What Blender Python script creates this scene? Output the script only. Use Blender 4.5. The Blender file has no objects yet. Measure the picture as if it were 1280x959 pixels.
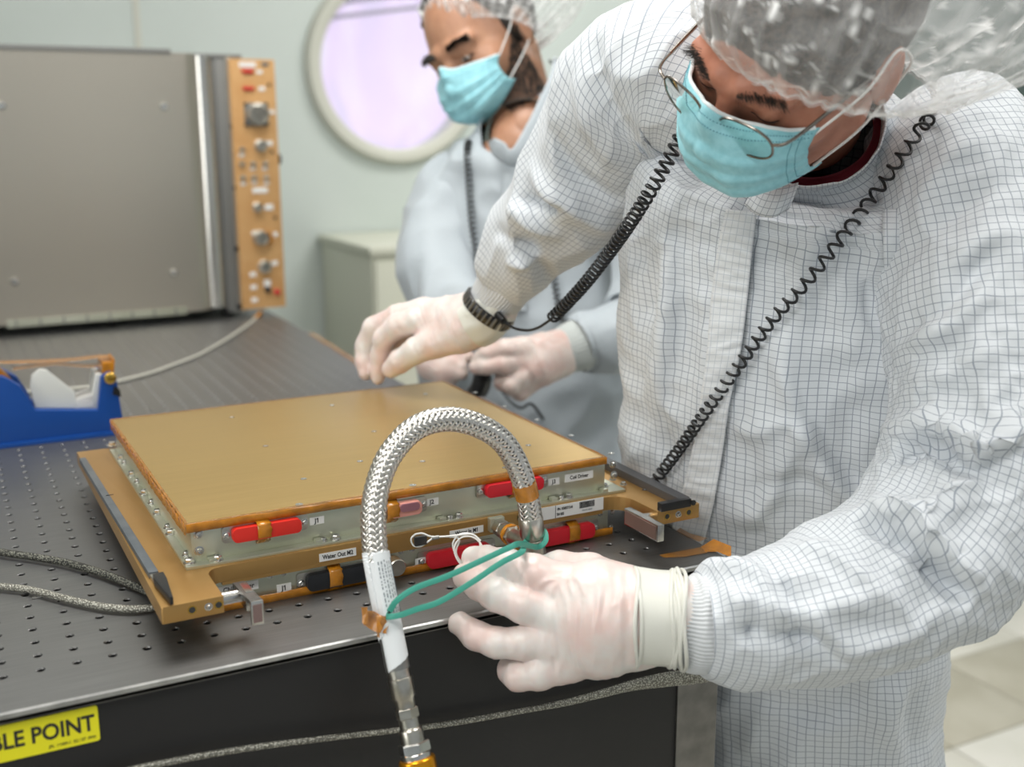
import bpy, bmesh, math, random
import numpy as np
from mathutils import Vector, Matrix
from mathutils.bvhtree import BVHTree

random.seed(4); RNG = np.random.default_rng(4)
sc = bpy.context.scene
COL = sc.collection
PI = math.pi

# ------------------------------------------------------------------ camera
# world: x along the front edge of the optical table, y into the room, z up; z = 0 is the table top
FPX = 1394.7
CAM = np.array([-.031, -.8325, .3895]); YAW, PITCH, ROLL = -.4692, -.225, -.002
def cam_axes():
    cy, sy, cp, sp = math.cos(YAW), math.sin(YAW), math.cos(PITCH), math.sin(PITCH)
    F = np.array([-sy*cp, cy*cp, sp]); R = np.array([cy, sy, 0]); U = np.cross(R, F)
    cr, sr = math.cos(ROLL), math.sin(ROLL)
    return R*cr+U*sr, -R*sr+U*cr, F
CR, CU, CF = cam_axes()
cd = bpy.data.cameras.new('camera'); cam = bpy.data.objects.new('camera', cd); COL.objects.link(cam)
cam.matrix_world = Matrix([[CR[i], CU[i], -CF[i], CAM[i]] for i in range(3)]+[[0, 0, 0, 1]])
cd.sensor_width = 36; cd.lens = FPX/1280*36; cd.clip_start = .02
cd.dof.use_dof = True; cd.dof.focus_distance = .98; cd.dof.aperture_fstop = 4.0
sc.camera = cam
# ------------------------------------------------------------------ light
sc.view_settings.view_transform = 'Standard'; sc.view_settings.look = 'None'
sc.view_settings.exposure = 0.14; sc.view_settings.gamma = 1
w = bpy.data.worlds.new('world'); sc.world = w; w.use_nodes = True
w.node_tree.nodes['Background'].inputs[0].default_value = (.80, .88, .92, 1)
w.node_tree.nodes['Background'].inputs[1].default_value = .38
TABLE_H = .96; FLOOR = -TABLE_H; CEIL = 1.75; WALLY = 2.75
def area(name, loc, size, power, col, target):
    l = bpy.data.lights.new(name, 'AREA'); l.shape = 'RECTANGLE'; l.size, l.size_y = size; l.energy = power; l.color = col
    o = bpy.data.objects.new(name, l); COL.objects.link(o); o.location = loc
    o.rotation_euler = (Vector(target)-Vector(loc)).to_track_quat('-Z', 'Y').to_euler()
    return o
area('ceiling_lamp_light', (.2, .5, CEIL-.08), (1.2, .6), 20, (1, .98, .94), (.2, .5, 0))
area('ceiling_lamp_light', (2.0, 1.6, CEIL-.08), (1.2, .6), 24, (1, .98, .94), (2.0, 1.6, 0))
area('ceiling_lamp_light', (-.9, -.9, CEIL-.08), (1.2, .6), 20, (1, .98, .94), (-.3, -.3, 0))
area('ceiling_lamp_light', (1.4, -.9, CEIL-.08), (1.2, .6), 16, (1, .98, .94), (1.4, -.9, 0))
area('added_side_light', (-2.36, -.4, .45), (1.3, 1.0), 7, (.95, .98, 1), (0, -.2, .3))  # added light out of view, for highlights on the chassis column and hose braid

# ------------------------------------------------------------------ points from measurements
def arr(*p): return np.array(p, float)
def ray(u, v): return CF+CR*(u-640)/FPX-CU*(v-479.5)/FPX
def D(u, v, d): return CAM+ray(u, v)*d                    # point on a sight line at a depth
def on(u, v, k, c):
    r = ray(u, v); return CAM+r*((c-CAM[k])/r[k])
def PX(u, v, c): return on(u, v, 0, c)
def PY(u, v, c): return on(u, v, 1, c)
def PZ(u, v, c=0.): return on(u, v, 2, c)
def nrm(v):
    v = np.asarray(v, float); return v/np.linalg.norm(v)

# ------------------------------------------------------------------ noise
_G = RNG.normal(size=(4096, 3)); _G /= np.linalg.norm(_G, axis=1)[:, None]
def noise3(p):
    p = np.asarray(p, float); i = np.floor(p).astype(np.int64); f = p-i
    u = f*f*f*(f*(f*6-15)+10); out = 0
    for dx in (0, 1):
        for dy in (0, 1):
            for dz in (0, 1):
                h = ((i[..., 0]+dx)*73856093 ^ (i[..., 1]+dy)*19349663 ^ (i[..., 2]+dz)*83492791) & 4095
                g = _G[h]; dot = g[..., 0]*(f[..., 0]-dx)+g[..., 1]*(f[..., 1]-dy)+g[..., 2]*(f[..., 2]-dz)
                wx = u[..., 0] if dx else 1-u[..., 0]; wy = u[..., 1] if dy else 1-u[..., 1]; wz = u[..., 2] if dz else 1-u[..., 2]
                out = out+dot*wx*wy*wz
    return out*1.5
def fbm(p, o=3):
    s = 0; a = 1; q = np.asarray(p, float)
    for _ in range(o): s = s+a*noise3(q); q = q*2.03+7.1; a *= .5
    return s
def ridge(p, o=2):
    s = 0; a = 1; q = np.asarray(p, float)
    for _ in range(o): s = s+a*(1-np.abs(noise3(q))*2.2); q = q*1.9+3.3; a *= .45
    return s

# ------------------------------------------------------------------ materials
def mat(name, col=(.8, .8, .8), rough=.5, metal=0., **kw):
    m = bpy.data.materials.new(name); m.use_nodes = True
    b = m.node_tree.nodes['Principled BSDF']
    b.inputs['Base Color'].default_value = (*col, 1); b.inputs['Roughness'].default_value = rough; b.inputs['Metallic'].default_value = metal
    for k, v in kw.items():
        b.inputs[k.replace('_', ' ')].default_value = v
    return m
def nd(m, t, **kw):
    n = m.node_tree.nodes.new(t)
    for k, v in kw.items():
        if k.startswith('i_'):
            k = k[2:]; k = int(k) if k.isdigit() else k.replace('_', ' ')
            n.inputs[k].default_value = v
        else: setattr(n, k, v)
    return n
def lk(m, a, b): m.node_tree.links.new(a, b)
def pb(m): return m.node_tree.nodes['Principled BSDF']
def ramp(m, fac, stops):
    r = nd(m, 'ShaderNodeValToRGB'); e = r.color_ramp.elements
    while len(e) < len(stops): e.new(.5)
    for x, (p, c) in zip(e, stops): x.position = p; x.color = (*c, 1)
    lk(m, fac, r.inputs[0]); return r.outputs[0]
def noisy(m, scale=(1, 1, 1), ns=20, c1=None, c2=None, lo=.35, hi=.65, bump=0., rough=None, detail=4, dist=.001):
    """grain from object coordinates: colour between c1 and c2, bump, roughness span"""
    tc = nd(m, 'ShaderNodeTexCoord'); mp = nd(m, 'ShaderNodeMapping'); mp.inputs['Scale'].default_value = scale
    n = nd(m, 'ShaderNodeTexNoise', i_Scale=ns, i_Detail=detail); lk(m, tc.outputs['Object'], mp.inputs[0]); lk(m, mp.outputs[0], n.inputs['Vector'])
    if c1: lk(m, ramp(m, n.outputs[0], [(lo, c1), (hi, c2)]), pb(m).inputs['Base Color'])
    if bump:
        b = nd(m, 'ShaderNodeBump', i_Strength=bump, i_Distance=dist); lk(m, n.outputs[0], b.inputs['Height']); lk(m, b.outputs[0], pb(m).inputs['Normal'])
    if rough:
        r = nd(m, 'ShaderNodeMapRange'); r.inputs[3].default_value, r.inputs[4].default_value = rough
        lk(m, n.outputs[0], r.inputs[0]); lk(m, r.outputs[0], pb(m).inputs['Roughness'])
    return m
M = {}
M['wall'] = noisy(mat('wall_paint', (.60, .66, .63), .55), (1, 1, 1), 3, (.59, .65, .62), (.62, .675, .65))
M['ceil'] = mat('ceiling_paint', (.8, .8, .78), .8)
M['seam'] = mat('wall_seam_strip', (.62, .62, .55), .5)
M['table'] = noisy(mat('brushed_table_steel', (.25, .25, .25), .4, .95), (1, 40, 1), 14, (.20, .20, .20), (.25, .25, .245), .3, .7, .10, (.40, .54), 5, .0004)
M['edge'] = noisy(mat('table_edge_steel', (.5, .5, .49), .35, 1), (1, 1, 1), 60, (.42, .42, .42), (.6, .6, .59))
M['hole'] = mat('hole_thread_steel', (.15, .15, .15), .4, 1)
M['blackpanel'] = noisy(mat('black_table_panel', (.012, .011, .011), .5), (1, 1, 1), 300, bump=.1)
M['post'] = noisy(mat('corner_post_steel', (.3, .29, .27), .4, .9), (1, 1, 1), 40, (.19, .185, .175), (.27, .26, .245), .35, .65, .2)
M['gold'] = noisy(mat('gold_plate_metal', (.50, .31, .12), .36, .75), (1, 1, 1), 25, (.49, .285, .095), (.52, .305, .11), .3, .7, .03, (.32, .40))
M['lid'] = noisy(mat('golden_lid_metal', (.48, .33, .13), .38, .75), (1, 30, 1), 8, (.46, .315, .12), (.50, .345, .14), .3, .7, .02, (.34, .44))
M['chromate'] = noisy(mat('pale_chassis_metal', (.60, .62, .50), .30, .80), (1, 1, 1), 9, (.55, .565, .445), (.66, .67, .56), .35, .65, .02, (.24, .40))
M['steel'] = noisy(mat('bright_steel', (.66, .65, .62), .24, 1), (1, 1, 1), 80, (.55, .54, .52), (.74, .73, .70), .3, .7)
M['nickel'] = noisy(mat('nickel_fitting', (.55, .52, .46), .28, 1), (1, 1, 1), 90, (.44, .41, .36), (.64, .61, .55), .3, .7)
M['braid'] = mat('braided_steel_wire', (.72, .69, .65), .30, 1)
M['core'] = mat('dark_hose_core', (.05, .05, .05), .5, .3)
M['sheet'] = mat('brushed_sheet_steel', (.58, .535, .46), .34, .95)
M['dull'] = mat('dull_grey_metal', (.27, .27, .26), .45, .8)
M['goldstrip'] = noisy(mat('gold_connector_strip', (.60, .34, .14), .5, .35), (1, 1, 1), 20, (.60, .33, .13), (.66, .39, .17))
M['white'] = mat('white_label', (.80, .79, .77), .45)
M['paper'] = mat('white_paper_sleeve', (.80, .83, .85), .4)
M['ink'] = mat('black_ink', (.02, .02, .02), .5)
M['greyink'] = mat('grey_ink', (.16, .19, .22), .5)
M['red'] = mat('red_rubber_cap', (.62, .012, .025), .38, Subsurface_Weight=.08, Subsurface_Radius=(.01, .003, .003))
M['redbright'] = mat('bright_red_cap', (.72, .025, .015), .38)
M['pink'] = mat('pink_clear_cap', (.80, .36, .30), .3)
M['blackcap'] = mat('black_rubber_cap', (.012, .013, .016), .42)
M['blue'] = mat('blue_plastic', (.004, .055, .26), .34)
M['blueblade'] = mat('dark_blue_plastic', (.004, .03, .14), .4)
M['cream'] = mat('cream_plastic', (.62, .63, .60), .45)
M['brass'] = mat('brass_screw', (.60, .38, .08), .25, 1)
M['bluegrey'] = noisy(mat('blue_grey_rail', (.16, .18, .20), .4, .7), (1, 1, 1), 30, (.14, .16, .185), (.20, .22, .24))
M['darkrail'] = mat('dark_grey_rail', (.085, .085, .09), .42, .3)
M['blackpl'] = mat('black_plastic', (.012, .012, .013), .35)
M['green'] = mat('green_rubber', (.045, .31, .235), .5, Subsurface_Weight=.1, Subsurface_Radius=(.004, .004, .004))
M['orange'] = mat('gold_anodised_nut', (.85, .36, .02), .25, .9)
M['yellow'] = mat('yellow_sticker', (.86, .80, .015), .4)
M['whitewire'] = mat('white_wire', (.80, .79, .76), .4)
M['glass'] = mat('thin_clear_lens', (.95, 1, .98), .02, 0, Transmission_Weight=1.0, IOR=1.02)
M['frame'] = mat('spectacle_frame_metal', (.30, .27, .24), .22, 1)
M['skin1'] = noisy(mat('ruddy_skin', (.46, .20, .13), .45, Subsurface_Weight=.12, Subsurface_Radius=(.02, .008, .004)), (1, 1, 1), 60, (.40, .155, .095), (.52, .23, .15), .3, .7, .15)
M['skin2'] = noisy(mat('tan_skin', (.46, .24, .15), .42, Subsurface_Weight=.12, Subsurface_Radius=(.02, .008, .004)), (1, 1, 1), 50, (.41, .205, .125), (.49, .26, .16), .3, .7, .1)
M['hair'] = noisy(mat('grey_brown_hair', (.1, .08, .07), .6), (1, 1, 1), 260, (.010, .006, .004), (.085, .06, .045), .40, .62, .8, None, 5, .003)
M['hair2'] = noisy(mat('black_hair', (.02, .015, .012), .6), (1, 1, 1), 200, (.012, .009, .008), (.05, .04, .032), bump=.5, dist=.002)
M['maroon'] = mat('maroon_shirt', (.16, .008, .018), .8)
M['lens_dark'] = mat('eye_iris', (.02, .012, .008), .1)
M['greyshirt'] = mat('grey_shirt', (.16, .19, .17), .8)
M['window'] = mat('window_glow', (.5, .42, .6), .3)
M['trouser'] = mat('white_trousers', (.68, .72, .76), .7)
M['shoe'] = mat('white_shoe_cover', (.7, .72, .75), .5)
M['cabinet'] = mat('cream_cabinet_paint', (.66, .67, .57), .5)
M['darkcab'] = mat('grey_green_cabinet_paint', (.10, .14, .13), .5)
M['elastic'] = mat('white_elastic', (.75, .74, .72), .6)

# kapton tape: amber film that lets some of what lies under it through
def kapton(name, col, alpha):
    m = mat(name, col, .22, 0, Coat_Weight=.4); pb(m).inputs['Alpha'].default_value = alpha
    noisy(m, (1, 1, 1), 90, tuple(c*.75 for c in col), tuple(min(1, c*1.25) for c in col), .3, .7, .3, None, 3, .0008); return m
M['kapton'] = kapton('amber_polyimide_tape', (.52, .20, .012), .84)
M['kapton_thin'] = kapton('thin_amber_tape', (.46, .20, .03), .42)
# checked cleanroom cloth: fine blue-grey woven grid in metres of cloth, from the pattern coordinates stored on the garment
def checked(name, base, line, pitch=.0063, width=.055, seen=.75):
    m = mat(name, base, .62, Sheen_Weight=.15)
    at = nd(m, 'ShaderNodeUVMap'); at.uv_map = 'cloth'
    sp = nd(m, 'ShaderNodeSeparateXYZ'); lk(m, at.outputs[0], sp.inputs[0]); outs = []
    for k in range(2):
        dv = nd(m, 'ShaderNodeMath', operation='DIVIDE'); dv.inputs[1].default_value = pitch; lk(m, sp.outputs[k], dv.inputs[0])
        fr = nd(m, 'ShaderNodeMath', operation='FRACT'); lk(m, dv.outputs[0], fr.inputs[0])
        sb = nd(m, 'ShaderNodeMath', operation='SUBTRACT'); sb.inputs[1].default_value = .5; lk(m, fr.outputs[0], sb.inputs[0])
        ab = nd(m, 'ShaderNodeMath', operation='ABSOLUTE'); lk(m, sb.outputs[0], ab.inputs[0])
        mr = nd(m, 'ShaderNodeMapRange'); mr.inputs[1].default_value = width*.6; mr.inputs[2].default_value = width*1.25; mr.inputs[3].default_value = 1; mr.inputs[4].default_value = 0
        lk(m, ab.outputs[0], mr.inputs[0]); outs.append(mr.outputs[0])
    mx = nd(m, 'ShaderNodeMath', operation='MAXIMUM'); lk(m, outs[0], mx.inputs[0]); lk(m, outs[1], mx.inputs[1])
    ml = nd(m, 'ShaderNodeMath', operation='MULTIPLY'); ml.inputs[1].default_value = seen; lk(m, mx.outputs[0], ml.inputs[0])
    mix = nd(m, 'ShaderNodeMix', data_type='RGBA'); mix.inputs[6].default_value = (*base, 1); mix.inputs[7].default_value = (*line, 1)
    lk(m, ml.outputs[0], mix.inputs[0]); lk(m, mix.outputs[2], pb(m).inputs['Base Color'])
    tc = nd(m, 'ShaderNodeTexCoord'); n = nd(m, 'ShaderNodeTexNoise', i_Scale=55, i_Detail=3, i_Distortion=.6); lk(m, tc.outputs['Object'], n.inputs['Vector'])
    b = nd(m, 'ShaderNodeBump', i_Strength=.22, i_Distance=.003); lk(m, n.outputs[0], b.inputs['Height']); lk(m, b.outputs[0], pb(m).inputs['Normal'])
    return m
M['coat'] = checked('checked_cleanroom_cloth', (.66, .69, .725), (.12, .16, .23), seen=.66)
M['placket'] = checked('doubled_cleanroom_cloth', (.70, .72, .74), (.33, .38, .45), seen=.5)
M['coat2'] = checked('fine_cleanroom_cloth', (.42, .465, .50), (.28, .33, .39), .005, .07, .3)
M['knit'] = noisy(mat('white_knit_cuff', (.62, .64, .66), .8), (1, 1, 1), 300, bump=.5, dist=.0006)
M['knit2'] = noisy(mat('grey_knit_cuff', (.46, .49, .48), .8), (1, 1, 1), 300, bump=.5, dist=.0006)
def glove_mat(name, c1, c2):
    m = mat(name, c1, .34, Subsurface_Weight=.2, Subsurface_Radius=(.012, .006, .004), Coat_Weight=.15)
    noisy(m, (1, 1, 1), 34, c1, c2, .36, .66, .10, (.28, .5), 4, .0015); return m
M['glove'] = glove_mat('thin_latex_glove', (.74, .57, .53), (.73, .69, .66))
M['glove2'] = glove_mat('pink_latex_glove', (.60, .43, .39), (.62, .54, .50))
M['eyewhite'] = mat('eye_white', (.45, .40, .37), .3)
M['glovecuff'] = mat('rolled_latex_cuff', (.70, .70, .64), .42, Alpha=.96)
M['maskblue'] = noisy(mat('pleated_blue_mask_cloth', (.30, .64, .72), .7, Sheen_Weight=.1), (1, 1, 1), 160, (.27, .60, .68), (.34, .68, .76), bump=.15, dist=.0008)
M['maskwhite'] = mat('white_mask_edge', (.78, .84, .86), .7)
M['stitch'] = mat('mask_stitch', (.06, .25, .33), .7)
def cap_mat(name, alo, ahi, tint):
    m = mat(name, tint, .85, Sheen_Weight=.2, Specular_IOR_Level=.15)
    tc = nd(m, 'ShaderNodeTexCoord'); n = nd(m, 'ShaderNodeTexNoise', i_Scale=16, i_Detail=5, i_Distortion=1.8); lk(m, tc.outputs['Object'], n.inputs['Vector'])
    a = nd(m, 'ShaderNodeAttribute', attribute_name='fold')
    r = nd(m, 'ShaderNodeMapRange'); r.inputs[1].default_value = .4; r.inputs[2].default_value = .62; r.inputs[3].default_value = alo; r.inputs[4].default_value = alo+.10
    lk(m, n.outputs[0], r.inputs[0])
    ad = nd(m, 'ShaderNodeMath', operation='ADD', use_clamp=True); lk(m, r.outputs[0], ad.inputs[0])
    ms = nd(m, 'ShaderNodeMath', operation='MULTIPLY'); ms.inputs[1].default_value = ahi-alo; lk(m, a.outputs['Fac'], ms.inputs[0]); lk(m, ms.outputs[0], ad.inputs[1])
    lk(m, ad.outputs[0], pb(m).inputs['Alpha'])
    v = nd(m, 'ShaderNodeTexVoronoi', i_Scale=900); lk(m, tc.outputs['Object'], v.inputs['Vector'])
    b = nd(m, 'ShaderNodeBump', i_Strength=.25, i_Distance=.0008); lk(m, v.outputs[0], b.inputs['Height']); lk(m, b.outputs[0], pb(m).inputs['Normal'])
    return m
M['cap'] = cap_mat('translucent_bouffant_cloth', .14, .92, (.92, .92, .92))

# ------------------------------------------------------------------ object helpers
def link(o, parent=None):
    COL.objects.link(o)
    if parent is not None: o.parent = parent
    return o
def fix_parent(o, parent):
    """o's vertices are in world coordinates; keep them there under an unrotated parent"""
    if parent is not None:
        q = parent; loc = Vector((0, 0, 0))
        while q is not None: loc = loc+q.location; q = q.parent
        o.parent = parent; o.location = -loc
def me_obj(name, V, F, m, parent=None, smooth=True, uv=None, world=True, attr=None, sharp=None):
    me = bpy.data.meshes.new(name); V = np.asarray(V, float)
    if isinstance(F, np.ndarray):
        n, k = F.shape; me.vertices.add(len(V)); me.vertices.foreach_set('co', V.ravel())
        me.loops.add(n*k); me.loops.foreach_set('vertex_index', F.ravel().astype(np.int32))
        me.polygons.add(n); me.polygons.foreach_set('loop_start', np.arange(n, dtype=np.int32)*k)
        me.update(calc_edges=True)
    else: me.from_pydata([tuple(v) for v in V], [], [tuple(int(i) for i in f) for f in F]); me.update()
    if smooth: me.polygons.foreach_set('use_smooth', np.ones(len(me.polygons), bool))
    if uv is not None:
        ul = me.uv_layers.new(name='cloth'); vi = np.empty(len(me.loops), np.int32); me.loops.foreach_get('vertex_index', vi)
        ul.data.foreach_set('uv', np.asarray(uv, float)[vi].ravel())
    if attr is not None:
        a = me.attributes.new('fold', 'FLOAT', 'POINT'); a.data.foreach_set('value', np.asarray(attr, np.float32))
    if sharp: me.set_sharp_from_angle(angle=math.radians(sharp))
    if isinstance(m, (list, tuple)):
        for x in m: me.materials.append(x)
    else: me.materials.append(m)
    me.validate()
    o = bpy.data.objects.new(name, me); link(o)
    if parent is not None:
        if world: fix_parent(o, parent)
        else: o.parent = parent
    return o
def thing(name, label, cat, loc=(0, 0, 0), rz=0., group=None):
    o = bpy.data.objects.new(name, None); COL.objects.link(o); o.empty_display_size = .02
    o.location = loc; o.rotation_euler = (0, 0, rz); o['label'] = label; o['category'] = cat
    if group: o['group'] = group
    return o
def tag(o, label, cat, group=None):
    o['label'] = label; o['category'] = cat
    if group: o['group'] = group
    return o
def struct(o): o['kind'] = 'structure'; return o
class MB:
    """collects shapes into one mesh"""
    def __init__(s): s.V = []; s.F = []; s.n = 0
    def add(s, V, F):
        s.V.extend([tuple(v) for v in V]); s.F.extend([tuple(int(i)+s.n for i in f) for f in F]); s.n = len(s.V); return s
    def box(s, a, b, bev=0.):
        bm = bmesh.new(); bmesh.ops.create_cube(bm, size=1)
        a = arr(*a); b = arr(*b); c = (a+b)/2; d = np.abs(b-a)
        for v in bm.verts: v.co = Vector(c+np.array(v.co)*d)
        if bev: bmesh.ops.bevel(bm, geom=bm.edges[:], offset=bev, segments=2, affect='EDGES', profile=.7)
        return s.bm(bm)
    def bm(s, bm):
        bm.verts.index_update(); s.add([v.co for v in bm.verts], [[v.index for v in f.verts] for f in bm.faces]); bm.free(); return s
    def prism(s, pts, ax, a, b, bev=0.):
        """polygon pts (2D) extruded along axis ax from a to b"""
        bm = bmesh.new()
        def mk(t):
            out = []
            for p in pts:
                q = list(p); q.insert(ax, t); out.append(bm.verts.new(q))
            return out
        A = mk(a); B = mk(b); n = len(pts)
        bm.faces.new(A); bm.faces.new(B[::-1])
        for i in range(n): bm.faces.new((A[i], B[i], B[(i+1) % n], A[(i+1) % n]))
        bmesh.ops.recalc_face_normals(bm, faces=bm.faces[:])
        if bev: bmesh.ops.bevel(bm, geom=bm.edges[:], offset=bev, segments=2, affect='EDGES', profile=.7)
        return s.bm(bm)
    def lathe(s, prof, p, axis, n=24, ring=None):
        """profile [(r, t)] about axis through p; ring(k) scales radius for hex/knurl"""
        T = nrm(axis); a = nrm(np.cross(T, (0, 0, 1) if abs(T[2]) < .9 else (1, 0, 0))); b = np.cross(T, a); p = np.asarray(p, float)
        V = []; F = []
        for r, t in prof:
            for k in range(n):
                an = 2*PI*k/n; rr = r*(ring(k) if ring else 1); V.append(p+T*t+(a*math.cos(an)+b*math.sin(an))*rr)
        for i in range(len(prof)-1):
            for k in range(n): F.append((i*n+k, i*n+(k+1) % n, (i+1)*n+(k+1) % n, (i+1)*n+k))
        F.append(tuple(range(n))[::-1]); F.append(tuple((len(prof)-1)*n+k for k in range(n)))
        return s.add(V, F)
    def tube(s, P, r, n=8, cap=True):
        V, F = tube_vf(P, r, n, cap); return s.add(V, F)
    def build(s, name, m, parent=None, world=True, smooth=True, sharp=35, uv=None):
        return me_obj(name, np.array(s.V), s.F, m, parent, smooth, uv, world, sharp=sharp)
def frames(P):
    P = np.asarray(P, float); T = np.gradient(P, axis=0); T /= np.linalg.norm(T, axis=1)[:, None]+1e-12
    N = np.zeros_like(P); up = np.array([0, 0, 1.]) if abs(T[0][2]) < .9 else np.array([1., 0, 0])
    N[0] = nrm(np.cross(T[0], up))
    for i in range(1, len(P)):
        v = N[i-1]-T[i]*(N[i-1]@T[i]); N[i] = v/(np.linalg.norm(v)+1e-12)
    return T, N, np.cross(T, N)
def tube_vf(P, r, n=8, cap=True):
    P = np.asarray(P, float); T, N, B = frames(P); m = len(P); r = np.broadcast_to(np.asarray(r, float), (m,))
    an = np.arange(n)*2*PI/n
    V = P[:, None]+(N[:, None]*np.cos(an)[None, :, None]+B[:, None]*np.sin(an)[None, :, None])*r[:, None, None]
    idx = np.arange(m*n).reshape(m, n); a = idx[:-1]; b = np.roll(idx, -1, 1)[:-1]; c = np.roll(idx, -1, 1)[1:]; d = idx[1:]
    F = [tuple(f) for f in np.stack([a, b, c, d], -1).reshape(-1, 4)]
    if cap: F.append(tuple(idx[0][::-1])); F.append(tuple(idx[-1]))
    return V.reshape(-1, 3), F
def spline(P, n):
    """Catmull-Rom through rows of P (any width)"""
    P = np.asarray(P, float); k = len(P); Q = np.vstack([2*P[0]-P[1], P, 2*P[-1]-P[-2]]); t = np.linspace(0, k-1, n); i = np.minimum(t.astype(int), k-2); f = (t-i)[:, None]
    a, b, c, d = Q[i], Q[i+1], Q[i+2], Q[i+3]
    return .5*((2*b)+(-a+c)*f+(2*a-5*b+4*c-d)*f**2+(-a+3*b-3*c+d)*f**3)
def grid_faces(n, m, wrap=True):
    idx = np.arange(n*m).reshape(n, m)
    if wrap: a = idx[:-1]; b = np.roll(idx, -1, 1)[:-1]; c = np.roll(idx, -1, 1)[1:]; d = idx[1:]
    else: a = idx[:-1, :-1]; b = idx[:-1, 1:]; c = idx[1:, 1:]; d = idx[1:, :-1]
    return np.stack([a, b, c, d], -1).reshape(-1, 4)
def rounded(x0, y0, x1, y1, r, n=4):
    out = []
    for cx, cy, a0 in ((x1-r, y0+r, -90), (x1-r, y1-r, 0), (x0+r, y1-r, 90), (x0+r, y0+r, 180)):
        for k in range(n+1): a = math.radians(a0+90*k/n); out.append((cx+r*math.cos(a), cy+r*math.sin(a)))
    return out
_TX = {}
def text(body, size, parent, loc, rot, m=None, bold=0., name='lettering', sx=1.):
    """flat print turned into real mesh"""
    key = (body, size, bold)
    if key not in _TX:
        cu = bpy.data.curves.new(name, 'FONT'); cu.body = body; cu.size = size; cu.align_x = 'CENTER'; cu.align_y = 'CENTER'; cu.extrude = .00006; cu.offset = bold; cu.resolution_u = 3
        t = bpy.data.objects.new(name, cu); COL.objects.link(t); dg = bpy.context.evaluated_depsgraph_get()
        _TX[key] = bpy.data.meshes.new_from_object(t.evaluated_get(dg)); bpy.data.objects.remove(t)
        if body[-1] == '1':                                  # give the closing figure 1 its flag
            bm = bmesh.new(); bm.from_mesh(_TX[key]); xm = max(v.co.x for v in bm.verts); last = [v.co for v in bm.verts if v.co.x > xm-.14*size]
            x0 = min(c.x for c in last); yt = max(c.y for c in last); pts = [(x0+.02*size, yt), (x0-.03*size, yt-.02*size), (x0-.15*size, yt-.13*size), (x0-.15*size, yt-.24*size), (x0+.02*size, yt-.16*size)]
            bm.faces.new([bm.verts.new((x, y, .00006)) for x, y in pts][::-1]); bm.to_mesh(_TX[key]); bm.free()
    me = _TX[key].copy(); me.materials.clear(); me.materials.append(m or M['ink']); me.name = name
    o = bpy.data.objects.new(name, me); link(o, parent); o.location = loc; o.rotation_euler = rot; o.scale = (sx, 1, 1)
    return o
# ------------------------------------------------------------------ implicit bodies (surface nets)
def smin(a, b, k):
    h = np.clip(.5+.5*(b-a)/k, 0, 1); return b+(a-b)*h-k*h*(1-h)
def seg(P, a, b, ra, rb):
    a = np.asarray(a, float); b = np.asarray(b, float); ab = b-a; t = np.clip(((P-a)@ab)/(ab@ab+1e-12), 0, 1)
    return np.linalg.norm(P-a-t[..., None]*ab, axis=-1)-(ra+(rb-ra)*t)
def ell(P, c, r, Rm=None):
    q = P-np.asarray(c)
    if Rm is not None: q = q@Rm.T
    r = np.asarray(r); k0 = np.linalg.norm(q/r, axis=-1); k1 = np.linalg.norm(q/(r*r), axis=-1); return k0*(k0-1)/(k1+1e-9)
def nets(fn, lo, hi, h):
    lo = np.asarray(lo, float); dim = np.ceil((np.asarray(hi)-lo)/h).astype(int)+1
    ax = [lo[i]+np.arange(dim[i])*h for i in range(3)]
    S = np.empty(tuple(dim), np.float32)
    for i0 in range(0, dim[0], 24):
        g = np.stack(np.meshgrid(ax[0][i0:i0+24], ax[1], ax[2], indexing='ij'), -1); S[i0:i0+24] = fn(g)
    neg = S < 0
    C = np.zeros(tuple(dim-1), int)
    for dx in (0, 1):
        for dy in (0, 1):
            for dz in (0, 1): C += neg[dx:dim[0]-1+dx, dy:dim[1]-1+dy, dz:dim[2]-1+dz]
    act = np.argwhere((C > 0) & (C < 8)); vid = -np.ones(tuple(dim-1), np.int64); vid[tuple(act.T)] = np.arange(len(act))
    acc = np.zeros((len(act), 3)); cnt = np.zeros(len(act))
    cor = [(x, y, z) for x in (0, 1) for y in (0, 1) for z in (0, 1)]
    for a in cor:
        for k in range(3):
            if a[k]: continue
            b = list(a); b[k] = 1
            sa = S[tuple((act+a).T)]; sb = S[tuple((act+b).T)]; c = (sa < 0) != (sb < 0)
            t = np.where(c, sa/(sa-sb+1e-20), 0); p = np.tile(np.array(a, float), (len(act), 1)); p[:, k] = t
            acc[c] += p[c]; cnt[c] += 1
    V = lo+(act+acc/np.maximum(cnt, 1)[:, None])*h
    Fs = []
    for k in range(3):
        u, v = [(1, 2), (2, 0), (0, 1)][k]
        s0 = [slice(None)]*3; s1 = [slice(None)]*3; s0[k] = slice(0, -1); s1[k] = slice(1, None)
        for q in (u, v): s0[q] = slice(1, -1); s1[q] = slice(1, -1)
        A = neg[tuple(s0)]; B = neg[tuple(s1)]; e = np.argwhere(A != B)
        if not len(e): continue
        off = np.zeros(3, int); off[u] = 1; off[v] = 1; base = e+off
        def vv(du, dv):
            q = base.copy(); q[:, u] += du; q[:, v] += dv; return vid[tuple(q.T)]
        f = np.stack([vv(-1, -1), vv(0, -1), vv(0, 0), vv(-1, 0)], 1); fl = ~A[tuple(e.T)]; f[fl] = f[fl][:, ::-1]; Fs.append(f)
    return V, np.vstack(Fs)
def vnormals(V, F):
    n = np.cross(V[F[:, 2]]-V[F[:, 0]], V[F[:, 3]]-V[F[:, 1]]); N = np.zeros_like(V)
    for k in range(4): np.add.at(N, F[:, k], n)
    return N/(np.linalg.norm(N, axis=1)[:, None]+1e-12)
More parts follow.
